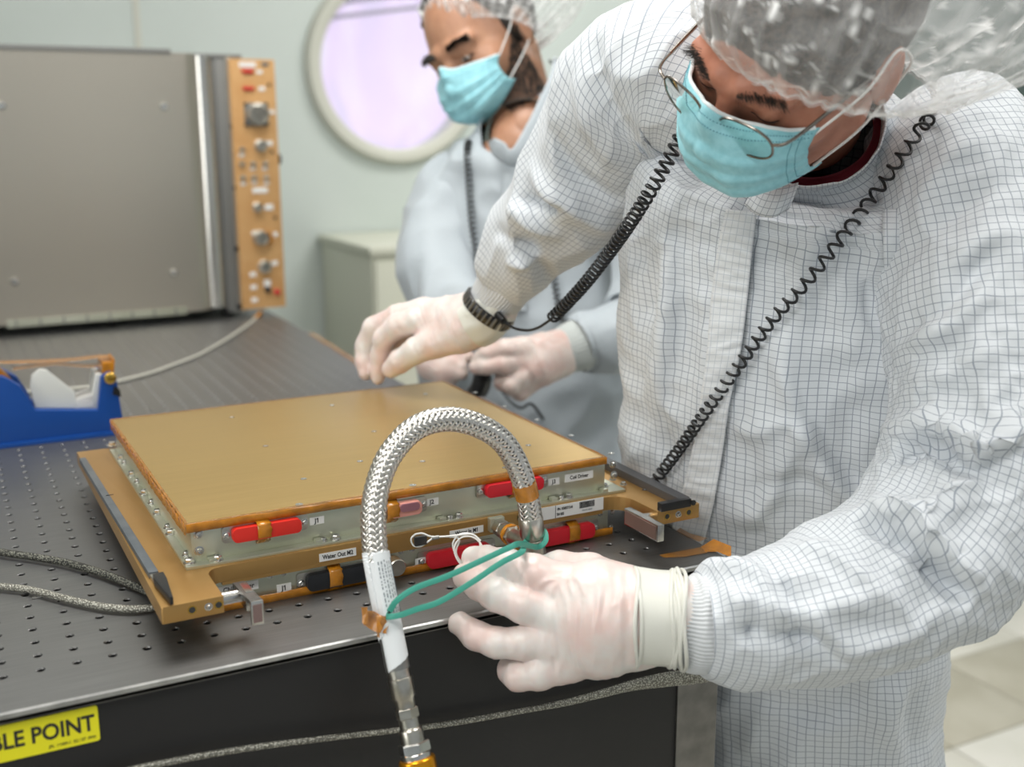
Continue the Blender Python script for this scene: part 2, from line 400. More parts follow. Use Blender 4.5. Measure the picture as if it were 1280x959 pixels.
def bvh(V, F): return BVHTree.FromPolygons([Vector(v) for v in V], [tuple(int(i) for i in f) for f in F])
def cast(T, u, v, off=0.):
    h = T.ray_cast(Vector(CAM), Vector(ray(u, v)).normalized())
    if h[0] is None: return None
    p = np.array(h[0]); return p-nrm(ray(u, v))*off
def seg_dist(V, A, B):
    ab = B-A; t = np.clip(((V-A)@ab)/(ab@ab+1e-12), 0, 1); return np.linalg.norm(V-A-t[:, None]*ab, axis=1), t
def add_folds(V, F, folds, tree=None):
    """folds: (list of measured (u, v), height m, width m): ridges (+) or creases (-) pressed along the cloth"""
    tree = tree or bvh(V, F); N = vnormals(V, F); dsp = np.zeros(len(V))
    sg = 1 if np.mean(np.sum(N*(CAM-V), 1)*(np.linalg.norm(V-CAM, axis=1) < np.median(np.linalg.norm(V-CAM, axis=1)))) > 0 else -1; N = N*sg
    for pts, amp, wd in folds:
        P = [cast(tree, *p) for p in pts]; P = [p for p in P if p is not None]
        if len(P) < 2: continue
        P = spline(np.array(P), 6*len(P)); best = np.full(len(V), 9.); tt = np.zeros(len(V))
        for i in range(len(P)-1):
            d, t = seg_dist(V, P[i], P[i+1]); q = d < best; best[q] = d[q]; tt[q] = (i+t[q])/(len(P)-1)
        dsp += amp*np.exp(-(best/wd)**2)*np.sin(np.clip(tt*.9+.05, 0, 1)*PI)**.6
    return V+N*dsp[:, None]
def loft(rings, n, m, S0=None, expo=2.0, cloth_off=(0, 0)):
    """rings: rows (x,y,z,a,b,Sx,Sy,Sz); returns V (n*m), faces, cloth coordinates"""
    Q = spline(rings, n); P = Q[:, :3]; T = np.gradient(P, axis=0); T /= np.linalg.norm(T, axis=1)[:, None]
    S = Q[:, 5:8]-T*np.sum(Q[:, 5:8]*T, 1)[:, None]; S /= np.linalg.norm(S, axis=1)[:, None]; B = np.cross(T, S)
    an = np.arange(m)*2*PI/m; c, s = np.cos(an), np.sin(an)
    cx = np.sign(c)*np.abs(c)**(2/expo); sx = np.sign(s)*np.abs(s)**(2/expo)
    V = P[:, None]+S[:, None]*(cx[None]*Q[:, 3:4])[..., None]+B[:, None]*(sx[None]*Q[:, 4:5])[..., None]
    L = np.r_[0, np.cumsum(np.linalg.norm(np.diff(P, axis=0), axis=1))]
    R = np.mean(Q[:, 3:5])
    uv = np.stack(np.broadcast_arrays((an*R)[None]+cloth_off[0], L[:, None]+cloth_off[1]), -1)
    return V, uv, L, P, T
def loft_mesh(V, uv):
    """close the ring seam with a duplicated column so the cloth coordinates stay continuous"""
    n, m = V.shape[:2]; V2 = np.concatenate([V, V[:, :1]], 1); u2 = np.concatenate([uv, uv[:, :1]], 1).copy()
    u2[:, -1, 0] = uv[:, -1, 0]+(uv[:, 1, 0]-uv[:, 0, 0])
    return V2.reshape(-1, 3), grid_faces(n, m+1, False), u2.reshape(-1, 2)

# ================================================================== the setting
def slab(name, a, b, m, cuts=None): return struct(MB().box(a, b).build(name, m, smooth=False))
ZF = FLOOR
RIGHTX = 4.6; LEFTX = -2.4; FRONTY = -3.0
# floor: marbled vinyl tiles, each its own piece
def tile_mat(name, c1, c2):
    return noisy(mat(name, c1, .35), (1, 1, 1), 6, c1, c2, .38, .62, .02, (.25, .4), 6)
TM = [tile_mat('pale_marbled_tile', (.74, .72, .64), (.80, .78, .71)), tile_mat('beige_marbled_tile', (.52, .49, .40), (.60, .57, .48)), tile_mat('cream_marbled_tile', (.77, .76, .69), (.83, .81, .75))]
fl = struct(MB().box((LEFTX, FRONTY, ZF-.05), (RIGHTX, WALLY+.1, ZF-.004)).build('floor', mat('floor_joint', (.40, .38, .33), .6), smooth=False))
tb = MB().box((-.1505, -.1505, 0), (.1505, .1505, .006), .0012); tiles = []
for m_ in TM:
    o = tb.build('floor_tile', m_, None, smooth=False); tiles.append(o.data); bpy.data.objects.remove(o)
TS = .305; rr = random.Random(9)
for i in range(-2, 12):
    for j in range(-4, 13):
        x, y = .334+i*TS+.15, -.17+j*TS*1.0+.1525-.02
        if not (.45 < x < RIGHTX and y < WALLY): continue
        if y > 2.0 and x < 1: continue
        k = rr.choice((0, 2, 2, 0, 1))
        if (i, j) == (5, 3): k = 1
        if (i+2*j) % 5 == 2: k = 1
        o = bpy.data.objects.new('floor_tile', tiles[k]); link(o, fl); o.location = (x, y, ZF-.005)
        if rr.random() < .5: o.rotation_euler = (0, 0, PI/2)
# back wall with a round porthole
WC = (1.358, .585); WR = .275
def wall_with_hole():
    bm = bmesh.new(); n = 64
    out = [(LEFTX, ZF), (RIGHTX, ZF), (RIGHTX, CEIL), (LEFTX, CEIL)]
    V = []; F = []
    hole = [(WC[0]+WR*math.cos(2*PI*k/n), WC[1]+WR*math.sin(2*PI*k/n)) for k in range(n)]
    sq = []
    for k in range(n):
        c, s = math.cos(2*PI*k/n), math.sin(2*PI*k/n)
        t = min(((RIGHTX-WC[0])/c if c > 1e-9 else 1e9), ((LEFTX-WC[0])/c if c < -1e-9 else 1e9), ((CEIL-WC[1])/s if s > 1e-9 else 1e9), ((ZF-WC[1])/s if s < -1e-9 else 1e9))
        sq.append((WC[0]+c*t, WC[1]+s*t))
    for lst, y in ((hole, WALLY), (sq, WALLY), (hole, WALLY+.1), (sq, WALLY+.1)): V += [(p[0], y, p[1]) for p in lst]
    for k in range(n):
        l = (k+1) % n; F += [(k, l, n+l, n+k), (2*n+k, 3*n+k, 3*n+l, 2*n+l), (k, 2*n+k, 2*n+l, l)]
    V += [(x, WALLY, z) for x, z in out]; b = 4*n
    cor = []
    for ci, (x, z) in enumerate(out):
        a = math.atan2(z-WC[1], x-WC[0]) % (2*PI); k = int(a/(2*PI)*n); F.append((n+k, n+(k+1) % n, b+ci))
    return me_obj('wall_back', V, F, M['wall'], smooth=False)
wb = struct(wall_with_hole())
me_obj('seam_strip', *(lambda q: (np.array(q.V), q.F))(MB().box((.535, WALLY-.004, ZF), (.553, WALLY, CEIL), .002)), M['seam'], wb, False)
struct(MB().box((RIGHTX, FRONTY, ZF), (RIGHTX+.1, WALLY+.1, CEIL)).build('wall_right', M['wall'], smooth=False))
struct(MB().box((LEFTX-.1, FRONTY, ZF), (LEFTX, WALLY+.1, CEIL)).build('wall_left', M['wall'], smooth=False))
struct(MB().box((LEFTX, WALLY-.015, ZF), (RIGHTX, WALLY, ZF+.1), .004).build('baseboard_back', M['seam'], smooth=False))
ce = struct(MB().box((LEFTX, FRONTY, CEIL), (RIGHTX, WALLY+.1, CEIL+.08)).build('ceiling', M['ceil'], smooth=False))
panel = mat('lamp_diffuser', (.9, .9, .9), .5); pb(panel).inputs['Emission Color'].default_value = (1, .99, .96, 1); pb(panel).inputs['Emission Strength'].default_value = 2.2
for i, (x, y) in enumerate(((.2, .5), (2.0, 1.6), (-.9, -.9), (1.4, -.9))):
    t = thing('ceiling_light', 'flat white ceiling light panel '+('over the optical table', 'towards the back right corner', 'behind the photographer on the left', 'behind the photographer on the right')[i], 'ceiling light', (x, y, CEIL), group='ceiling light panels')
    q = MB(); q.box((-.62, -.32, -.03), (.62, -.30, 0)); q.box((-.62, .30, -.03), (.62, .32, 0)); q.box((-.62, -.3, -.03), (-.60, .3, 0)); q.box((.60, -.3, -.03), (.62, .3, 0))
    q.build('frame', M['dull'], t, False, False); MB().box((-.6, -.3, -.012), (.6, .3, -.004)).build('diffuser', panel, t, False, False)
# the round window: frame ring, glass, and the lit purple-white room beyond it
win = thing('window_1', 'round window', 'window', (WC[0], WALLY, WC[1])); win['kind'] = 'structure'; del win['category']; del win['label']
MB().lathe([(WR-.012, .0), (WR-.012, -.022), (WR+.004, -.032), (WR+.026, -.032), (WR+.038, -.014), (WR+.038, 0)], (0, 0, 0), (0, 1, 0), 72).build('pane_frame', mat('porthole_rim', (.62, .62, .55), .4), win, False)
winring = [o for o in bpy.data.objects if o.name == 'pane_frame'][0]
bmr = bmesh.new(); bmr.from_mesh(winring.data); bmesh.ops.delete(bmr, geom=[f for f in bmr.faces if len(f.verts) > 4], context='FACES'); bmr.to_mesh(winring.data); bmr.free()
gl = mat('window_glass', (1, 1, 1), .02, 0, Alpha=.12); MB().lathe([(WR, 0), (WR, .006)], (0, .02, 0), (0, 1, 0), 72).build('pane', gl, win, False)
gw = M['window']
tc = nd(gw, 'ShaderNodeTexCoord'); mp = nd(gw, 'ShaderNodeMapping'); mp.inputs['Scale'].default_value = (1.0, 1, .6); mp.inputs['Rotation'].default_value = (0, -.35, 0)
nz = nd(gw, 'ShaderNodeTexNoise', i_Scale=3.2, i_Detail=4, i_Distortion=1.2); lk(gw, tc.outputs['Object'], mp.inputs[0]); lk(gw, mp.outputs[0], nz.inputs['Vector'])
lk(gw, ramp(gw, nz.outputs[0], [(.36, (.58, .54, .74)), (.5, (.76, .62, .86)), (.68, (.86, .82, .95))]), pb(gw).inputs['Emission Color']); pb(gw).inputs['Emission Strength'].default_value = .80
bk = MB().box((WC[0]-.9, WALLY+.45, WC[1]-.9), (WC[0]+.9, WALLY+.47, WC[1]+.9)).build('lit_backdrop', gw, smooth=False); struct(bk); bk.name = 'wall_beyond_window'
hood = MB()
for k in range(3): hood.tube([(WC[0]-.45+.1*k, WALLY+.35, WC[1]+.13+.06*k), (WC[0]+.3, WALLY+.3, WC[1]+.24+.05*k)], .008, 6)
tag(hood.build('ceiling_pipes', mat('pale_violet_pipe', (.42, .38, .5), .4)), 'faint violet pipes seen through the round window', 'pipe')
sw = thing('added_glow_panel', 'added glowing side panel', 'window', (LEFTX, -.4, .4)); sw['kind'] = 'structure'; del sw['category']; del sw['label']  # made-up glowing panel on the left wall, added to go with the side light
MB().box((.0, -.75, -.55), (.02, .75, .65), .004).build('pane_frame', M['seam'], sw, False, False)
MB().box((.021, -.70, -.50), (.024, .70, .60)).build('pane', panel, sw, False, False)
# low cream cabinet by the back wall and dark cabinet far right
cb = thing('storage_cabinet', 'low cream storage cabinet standing at the back wall below the round window', 'cabinet', (1.35, 2.35, FLOOR))
MB().box((-.2756, -.1, .02), (.5, .38, .995), .006).build('body', M['cabinet'], cb, False, False)
MB().box((-.268, -.112, .06), (.11, -.1, .97), .004).build('door', M['cabinet'], cb, False, False)
MB().box((.12, -.112, .06), (.49, -.1, .97), .004).build('door', M['cabinet'], cb, False, False)
MB().box((-.285, -.115, .99), (.51, .39, 1.012), .004).build('top', M['cabinet'], cb, False, False)
p = D(1290, 60, 3.0)
dk = thing('equipment_rack', 'tall dark grey-green equipment rack at the far right behind the person in spectacles', 'rack', (p[0]+.55, p[1]+.3, FLOOR), -.3)
MB().box((-.75, -.3, 0), (.6, .3, 2.35), .01).build('body', M['darkcab'], dk, False, False)
MB().box((-.7, -.32, .1), (.55, -.3, 2.2), .006).build('door', M['darkcab'], dk, False, False)

# ================================================================== optical table
TX0, TX1, TY0, TY1 = -.60, .587, -.0555, 2.30
tab = thing('optical_table', 'steel optical table with a square grid of small threaded holes and black side panels', 'table', (0, 0, FLOOR))
def hole_top():
    S = .0254; nx0, nx1 = int(math.floor((TX0+.02)/S)), 21; ny1 = int((TY1-.02)/S); n = 12; r = .0027; rc = .0036; dep = .009
    cs = [(math.cos(2*PI*(k+.5)/n), math.sin(2*PI*(k+.5)/n)) for k in range(n)]
    cell = []
    # square border points in matching angular order
    for c, s in cs: t = .5*S/max(abs(c), abs(s)); cell.append((c*t, s*t))
    corners = [(.5*S, .5*S), (-.5*S, .5*S), (-.5*S, -.5*S), (.5*S, -.5*S)]
    base = [(x, y, 0) for x, y in cell]+[(c*rc, s*rc, 0) for c, s in cs]+[(c*r, s*r, -.0008) for c, s in cs]+[(c*r, s*r, -dep) for c, s in cs]+[(x, y, 0) for x, y in corners]
    F = []
    for k in range(n):
        l = (k+1) % n
        for q in range(3): F.append((q*n+k, q*n+l, (q+1)*n+l, (q+1)*n+k))
    tri = []
    for ci, (x, y) in enumerate(corners):
        a = math.atan2(y, x) % (2*PI); k = int(((a/(2*PI))*n-.5)) % n; tri.append((k, 4*n+ci, (k+1) % n, (k+1) % n))
    base = np.array(base); F = np.array([f[::-1] for f in F]); tri = np.array(tri)[:, :3]; bot = np.arange(3*n, 4*n)
    xs = np.arange(nx0, nx1+1); ys = np.arange(0, ny1+1); gx, gy = np.meshgrid(xs, ys, indexing='ij'); off = np.stack([gx.ravel()*S, gy.ravel()*S, 0*gx.ravel()], 1)
    V = (base[None]+off[:, None]).reshape(-1, 3); nb = len(base); K = np.arange(len(off))*nb
    Fs = [tuple(f) for f in (F[None]+K[:, None, None]).reshape(-1, 4)]+[tuple(f) for f in (tri[None]+K[:, None, None]).reshape(-1, 3)]
    nh = len(Fs); Fs += [tuple(f) for f in (bot[None]+K[:, None]).reshape(len(off), -1)]
    x0, x1, y0, y1 = (nx0-.5)*S, (nx1+.5)*S, -.5*S, (ny1+.5)*S
    b = len(V); E = [(TX0, TY0, 0), (TX1, TY0, 0), (TX1, TY1, 0), (TX0, TY1, 0), (x0, y0, 0), (x1, y0, 0), (x1, y1, 0), (x0, y1, 0)]
    V = np.vstack([V, E]); Fs += [(b, b+1, b+5, b+4), (b+1, b+2, b+6, b+5), (b+2, b+3, b+7, b+6), (b+3, b, b+4, b+7)]
    o = me_obj('tabletop', V, Fs, [M['table'], M['hole']], tab, smooth=False)
    mi = np.zeros(len(Fs), np.int32); per = np.tile(np.r_[np.repeat(0, 0)], 1)
    # wall faces of every hole take the bright thread metal
    wallidx = np.array([i for i in range(3*n) if i % 3 != 0])
    nf = len(F); mi[(np.arange(len(off))[:, None]*nf+wallidx).ravel()] = 1
    o.data.polygons.foreach_set('material_index', mi[:len(o.data.polygons)])
    return o
hole_top()
q = MB(); e = .0045
q.prism([(TY0-.0012, -.0012), (TY0, 0), (TY0, -e), (TY0-.0012, -e)], 0, TX0, TX1)
q.prism([(TX1+.0012, -.0012), (TX1, 0), (TX1, -e), (TX1+.0012, -e)], 1, TY0, TY1); q.build('edge_trim', M['edge'], tab, smooth=False)
MB().box((TX0, TY0+.026, -.055), (TX1-.022, TY1, -.0095)).build('core_slab', M['post'], tab, smooth=False)
MB().box((TX0, TY0+.002, -.0094), (TX1-.002, TY1, -.0088)).build('underside', M['post'], tab, smooth=False)
MB().box((TX0, TY0+.006, -.50), (.5385, TY0+.024, -.010), .001).build('side_panel', M['blackpanel'], tab, smooth=False)
MB().box((.5385, TY0+.004, FLOOR), (TX1-.002, TY0+.06, -.010), .0015).build('corner_post', M['post'], tab, smooth=False)
MB().box((TX1-.02, TY0+.06, -.5), (TX1-.006, TY1, -.010)).build('side_panel', M['blackpanel'], tab, smooth=False)
for x, y in ((-.55, .0), (-.55, 2.2), (.53, 2.2)): MB().box((x, y-.03, FLOOR), (x+.05, y+.03, -.055), .001).build('leg', M['post'], tab, smooth=False)
# yellow grounding sticker on the black side
st = thing('warning_sticker', 'yellow ESD grounding sticker with bold black capitals on the black table side', 'sticker', (-.008, TY0+.0055, -.0265))
MB().prism(rounded(-.08, -.0132, .0405, .0145, .002), 1, -.0004, 0).build('backing', M['yellow'], st, False, False)
text('BLE POINT', .0170, st, (.0035, -.0006, .0015), (PI/2, 0, 0), sx=.84, bold=.0004)
text('JPL  11009-1  02 / 07  PFM', .0032, st, (.022, -.0006, -.0095), (PI/2, 0, 0), M['ink'], sx=.9)

# ================================================================== electronics assembly
AX, AY_, AR = .12, .04, .020
A0 = arr(AX, AY_, 0); ca, sa_ = math.cos(AR), math.sin(AR)
def toA(p): d = np.asarray(p)-A0; return arr(d[0]*ca+d[1]*sa_, -d[0]*sa_+d[1]*ca, d[2])
def fromA(p): return A0+arr(p[0]*ca-p[1]*sa_, p[0]*sa_+p[1]*ca, p[2])
def Az(u, v, z): return toA(PZ(u, v, z))
def Ay(u, v, y):
    """measured point on the assembly's own plane y"""
    o = toA(CAM); r = ray(u, v); d = arr(r[0]*ca+r[1]*sa_, -r[0]*sa_+r[1]*ca, r[2]); t = (y-o[1])/d[1]; return o+d*t
asm = thing('electronics_assembly', 'gold coloured double electronics box bolted on a gold mounting plate, lying on the optical table', 'electronics box', (AX, AY_, 0), AR)
B = lambda q, name, m, par=asm, sm=False, sharp=35: q.build(name, m, par, False, sm, sharp)
# mounting plate outline with the deep front notch between the wings
def arc(cx, cy, r, a0, a1, n=6): return [(cx+r*math.cos(math.radians(a0+(a1-a0)*k/n)), cy+r*math.sin(math.radians(a0+(a1-a0)*k/n))) for k in range(n+1)]
WF = -.0625; NY = -.003
out = [(-.036, .405), (-.036, WF+.0012), (-.0348, WF), (.0105, WF), (.0105, NY-.013)]+arc(.0235, NY-.013, .013, 180, 90)[1:]+arc(.392, NY-.022, .022, 90, 0)[0:]+[(.4145, WF), (.4625, WF), (.4635, WF+.001), (.4635, .405)]
B(MB().prism(out, 2, .0272, .041, .0004), 'mounting_plate', M['gold'])
B(MB().box((.0235, NY, .0245), (.392, .38, .0272)), 'plate_core', M['gold'])
# chassis bodies
def shell(name, x0, x1, y0, y1, z0, z1, t=.0025):
    q = MB(); q.box((x0, y0, z0), (x1, y0+t, z1), .0003); q.box((x0, y1-t, z0), (x1, y1, z1), .0003); q.box((x0, y0+t, z0), (x0+t, y1-t, z1), .0003); q.box((x1-t, y0+t, z0), (x1, y1-t, z1), .0003)
    return B(q, name, M['chromate'])
top_y = .0105; bot_y = .0035
shell('upper_chassis', .0035, .4025, top_y, .385, .0435, .0742)
q = MB(); q.box((-.0035, .001, .041), (.421, top_y+.01, .0436), .0003); q.box((-.0035, top_y+.01, .041), (.014, .39, .0436), .0003); q.box((.398, top_y+.01, .041), (.421, .39, .0436), .0003); B(q, 'upper_flange', M['chromate'])
shell('lower_chassis', .0035, .4025, bot_y, .385, .004, .0272)
B(MB().box((0, bot_y-.003, 0), (.405, .388, .0042), .0004), 'lower_lid', M['gold'])
B(MB().box((0, top_y-.0035, .0740), (.402, .388, .0775), .0005), 'upper_lid', M['lid'])
# kapton along the edges of the lids: overlapping short strips
def strip(name, P, width_dir, wd, thick_dir, m=M['kapton'], par=asm, wob=.0003, world=False):
    """thin tape ribbon along P, wd wide along width_dir, wobbling along thick_dir"""
    P = spline(np.array(P, float), 24); wdv = np.array(width_dir, float); th = np.array(thick_dir, float); V = []; n = len(P)
    for i, p in enumerate(P):
        k = wob*noise3(np.array([[i*.37+P[0][0]*90, P[0][1]*70, P[0][2]*50]]))[0]*2
        for s in (0, .5, 1):
            for t in (0, 1): V.append(p+wdv*(wd*s)*(1+.05*math.sin(i*1.3))+th*(abs(k)+.00018*t+.0001))
    V = np.array(V).reshape(n, 3, 2, 3); F = []
    id_ = lambda i, s, t: (i*3+s)*2+t
    for i in range(n-1):
        for s in (0, 1):
            F.append((id_(i, s, 1), id_(i+1, s, 1), id_(i+1, s+1, 1), id_(i, s+1, 1))); F.append((id_(i, s, 0), id_(i, s+1, 0), id_(i+1, s+1, 0), id_(i+1, s, 0)))
        F.append((id_(i, 0, 0), id_(i+1, 0, 0), id_(i+1, 0, 1), id_(i, 0, 1))); F.append((id_(i, 2, 0), id_(i, 2, 1), id_(i+1, 2, 1), id_(i+1, 2, 0)))
    return me_obj(name, V.reshape(-1, 3), F, m, par, True, None, world)
LX1 = .402; LYF = top_y-.0035
for a, b in ((-.0005, .19), (.17, .4025)):
    strip('tape_strip', [(a, LYF, .0705), ((a+b)/2, LYF, .0702), (b, LYF, .0705)], (0, 0, 1), .0073, (0, -1, 0))
    strip('tape_strip', [(a, LYF-.0002, .0776), (b, LYF-.0002, .0776)], (0, 1, 0), .0035, (0, 0, 1), M['kapton_thin'], wob=.0001)
for a, b in ((.007, .055), (.05, .11), (.106, .17), (.165, .24), (.235, .31), (.30, .388)):
    strip('tape_strip', [(-.0003, a, .0672), (-.0003, (a+b)/2, .0668), (-.0003, b, .0672)], (0, 0, 1), .0104, (-1, 0, 0), wob=.0006)
    strip('tape_strip', [(-.0006, a, .0776), (-.0006, b, .0776)], (1, 0, 0), .0026, (0, 0, 1), M['kapton_thin'], wob=.0002)
strip('tape_strip', [(0, .3855, .0776), (.13, .3855, .0776), (.27, .3855, .0776), (.402, .3855, .0776)], (0, 1, 0), .003, (0, 0, 1), M['kapton_thin'])
strip('tape_strip', [(.3995, .01, .0776), (.3995, .2, .0776), (.3995, .388, .0776)], (1, 0, 0), .003, (0, 0, 1), M['kapton_thin'])
strip('tape_strip', [(.4023, .01, .0705), (.4023, .2, .0703), (.4023, .388, .0705)], (0, 0, 1), .0073, (1, 0, 0))
for a, b in ((-.001, .2), (.19, .406)): strip('tape_strip', [(a, bot_y-.0031, -.0000), ((a+b)/2, bot_y-.0031, 0.), (b, bot_y-.0031, .0)], (0, 0, 1), .0075, (0, -1, 0))
# screws share one mesh
def cap_screw_mesh():
    q = MB(); hexr = lambda k: 1.
    q.lathe([(.0032, 0), (.0032, .0004), (.0026, .0005)], (0, 0, 0), (0, 0, 1), 16); q.lathe([(.0022, .0005), (.0023, .0020), (.0020, .0026), (.0011, .0027), (.0010, .0012)], (0, 0, 0), (0, 0, 1), 12)
    return q
def washer_nut_mesh():
    q = MB(); q.lathe([(.0040, 0), (.0040, .0005), (.0034, .0006)], (0, 0, 0), (0, 0, 1), 16)
    q.lathe([(.0029, .0006), (.0030, .0028), (.0024, .0034), (.0014, .0035), (.0012, .0024)], (0, 0, 0), (0, 0, 1), 6); return q
def flat_mesh(): q = MB(); q.lathe([(.0021, 0), (.0021, .0003), (.0010, .0003), (.0009, .0001)], (0, 0, 0), (0, 0, 1), 12); return q
PR = {}
for nme, f in (('cap', cap_screw_mesh), ('nut', washer_nut_mesh), ('flat', flat_mesh)):
    o = f().build('screw', M['steel'], None, False, True, 40); PR[nme] = o.data; bpy.data.objects.remove(o)
def screw(kind, loc, axis='z', par=None, name='screw', scale=1.):
    o = bpy.data.objects.new(name, PR[kind]); link(o, par if par is not None else asm); o.location = tuple(loc)
    if axis == 'y': o.rotation_euler = (PI/2, 0, 0)
    elif axis == '-x': o.rotation_euler = (0, -PI/2, 0)
    o.scale = (scale,)*3; return o
for u, v in ((290, 522), (332, 558), (379.5, 599), (415, 507), (450, 577), (467.5, 539.5), (528, 577), (660.5, 557), (532, 493), (594, 491), (631, 508), (671, 525), (714, 544.5)):
    screw('flat', Az(u, v, .0776), scale=1.4)
for u, v in ((374, 631), (516, 607), (632, 585), (764, 567)): screw('flat', Az(u, v, .0776), scale=1.6)
for u, v in ((140, 557), (152.5, 573.7), (166, 594), (181, 617.5), (198, 642), (214, 667.5), (237, 704)): screw('nut', Az(u, v, .0437), scale=1.3)
for u, v in ((157, 579), (173, 602.5), (190.6, 629), (210.6, 660), (234, 694)): screw('cap', Az(u, v, .0437), scale=1.4)
for u, v in ((268.8, 695.4), (398.8, 671), (415.5, 670), (553.8, 642), (568.8, 643), (693.8, 619), (707.5, 620)): screw('nut' if u in (268.8, 415.5, 568.8, 707.5) else 'cap', (Az(u, v, .0437)[0], .0058, .0437), scale=1.2)
for u, v in ((756, 608), (766, 600), (779, 606)): screw('nut', Az(u, v, .0437), scale=.9)
for u, v in ((247.5, 667.5), (248.8, 688.8), (766, 580), (767, 594)): screw('cap', Ay(u, v, top_y), 'y', scale=1.3)
for u, v in ((338, 719), (355, 716), (501, 689), (515, 686), (765, 640), (764, 659), (750, 642)): screw('cap', Ay(u, v, bot_y), 'y', scale=.9)
# blocks under some front screws
for u, v in ((262, 697), (392, 672), (545, 645), (686, 622), (749, 611)):
    c = Az(u, v, .0437); B(MB().box((c[0]-.003, .0025, .0436), (c[0]+.003, .0095, .0465), .0003), 'clamp_block', M['chromate'])
# connectors with rubber caps
def connector(name, u0, v0, u1, v1, hz, y, m, prot=.009, tape=None, tapem=None):
    a = Ay(u0, v0, y-prot*.6); b = Ay(u1, v1, y-prot*.6); x0, x1 = a[0], b[0]; z = (a[2]+b[2])/2
    par = B(MB().prism(rounded(x0-.0075, z-hz*.56, x1+.0075, z+hz*.56, .003), 1, y-.002, y, .0002), 'connector_shell', M['nickel'])
    c = MB().prism(rounded(x0, z-hz/2, x1, z+hz/2, hz*.34), 1, y-prot, y-.0018, .0012).build('dust_cap', m, par, False, True, 60)
    for xx in (x0-.0042, x1+.0042):
        screw('nut', (xx, y-.002, z), 'y', par, 'jack_screw', .85)
    if tape is not None:
        for tu in tape:
            tx = Ay(tu, (v0+v1)/2, y-prot)[0]
            strip('tape_strip', [(tx, y-.0004, z+hz*.72), (tx, y-prot*.8, z+hz*.56), (tx, y-prot-.0004, z+hz*.35), (tx, y-prot-.0005, z-hz*.3), (tx, y-prot*.7, z-hz*.62), (tx, y-.0006, z-hz*1.0)], (1, 0, 0), .0115, (0, -.7, .3), M['kapton'], par, .0004)
    return par
connector('j1', 290, 669, 376, 656, .0125, top_y, M['redbright'], tape=[322])
connector('j2', 486, 640, 526, 632, .0125, top_y, M['pink'], tape=[484])
MB().prism(rounded(Ay(500, 636, top_y-.009)[0], Ay(500, 636, top_y-.0095)[2]-.0035, Ay(524, 632, top_y-.009)[0], Ay(500, 636, top_y-.0095)[2]+.0035, .003), 1, top_y-.0105, top_y-.009).build('contact_insert', mat('violet_contact', (.30, .13, .16), .4), asm, False, False)
connector('j3', 607, 614, 678, 603, .0125, top_y, M['red'], tape=[640])
connector('j1', 383, 727, 462, 716, .0150, bot_y, M['blackcap'], tape=[412])
connector('j2', 534, 699, 612, 689, .0150, bot_y, M['red'])
connector('j3', 672, 674, 742, 662, .0150, bot_y, M['red'], tape=[712])
def label(txt, u0, u1, v0, v1, y, size, h=None, sx=1., off=0., bold=.0001):
    a = Ay(u0, v0, y); b = Ay(u1, v1, y); c = (a+b)/2; wd = abs(b[0]-a[0])/2; h = h or .0068
    par = B(MB().box((c[0]-wd, y-.0004, c[2]-h/2), (c[0]+wd, y, c[2]+h/2)), 'paper_label', M['white'])
    if txt: text(txt, size, par, (c[0]+off, y-.0006, c[2]), (PI/2, 0, 0), bold=bold, sx=sx)
    return c, par
label('J1', 387, 405, 652.5, 649, top_y, .0058)
label('J2', 531, 548, 629, 626, top_y, .0058)
label('J3', 685, 699, 603.5, 600.5, top_y, .0056)
label('Coil Driver', 706, 741, 598.5, 592.5, top_y, .0052, .0078, sx=.86)
label('J1', 346, 364, 737, 733, bot_y, .0062, .0075)
label('J2', 519, 532, 704, 701, bot_y-.0026, .0062, .0075)
label('Chill Driver', 273, 323, 739, 731, bot_y, .0064, .0078, sx=.84)
label('Water Out M2', 399, 445, 698, 689, NY, .0056, .0072, sx=.80)
label('Water In M1', 562, 604, 668.5, 660.5, NY, .0056, .0066, sx=.80)
c, par = label(None, 655, 754, 646.5, 629.5, NY, .004, .0125)
text('Exchanger 1', .0062, par, (Ay(664, 642, NY)[0]-.003, NY-.0006, c[2]+.0005), (PI/2, 0, 0), bold=.00015, sx=.8)
x_ = Ay(694, 638, NY)[0]; par2 = par
MB().box((x_-.0002, NY-.0007, c[2]-.0062), (x_+.0002, NY-.0004, c[2]+.0062)).build('dividing_line', M['ink'], par, False, False)
text('PN 10385713-B', .0036, par, (x_+.0105, NY-.0006, c[2]+.0022), (PI/2, 0, 0), sx=.72, bold=.0001)
text('SN 002', .0036, par, (x_+.0055, NY-.0006, c[2]-.0030), (PI/2, 0, 0), sx=.72, bold=.0001)
xb = Ay(724, 640, NY)[0]; q = MB(); rb = random.Random(3); xx = xb
while xx < xb+.0165:
    wd = rb.choice((.0002, .0004, .00055)); q.box((xx, NY-.0006, c[2]-.001), (xx+wd, NY-.0004, c[2]+.0052)); xx += wd+rb.choice((.0002, .00035))
q.build('barcode', M['ink'], par, False, False)
text('1026512  8072P', .0022, par, (xb+.0085, NY-.0006, c[2]-.0035), (PI/2, 0, 0), M['greyink'], sx=.8)
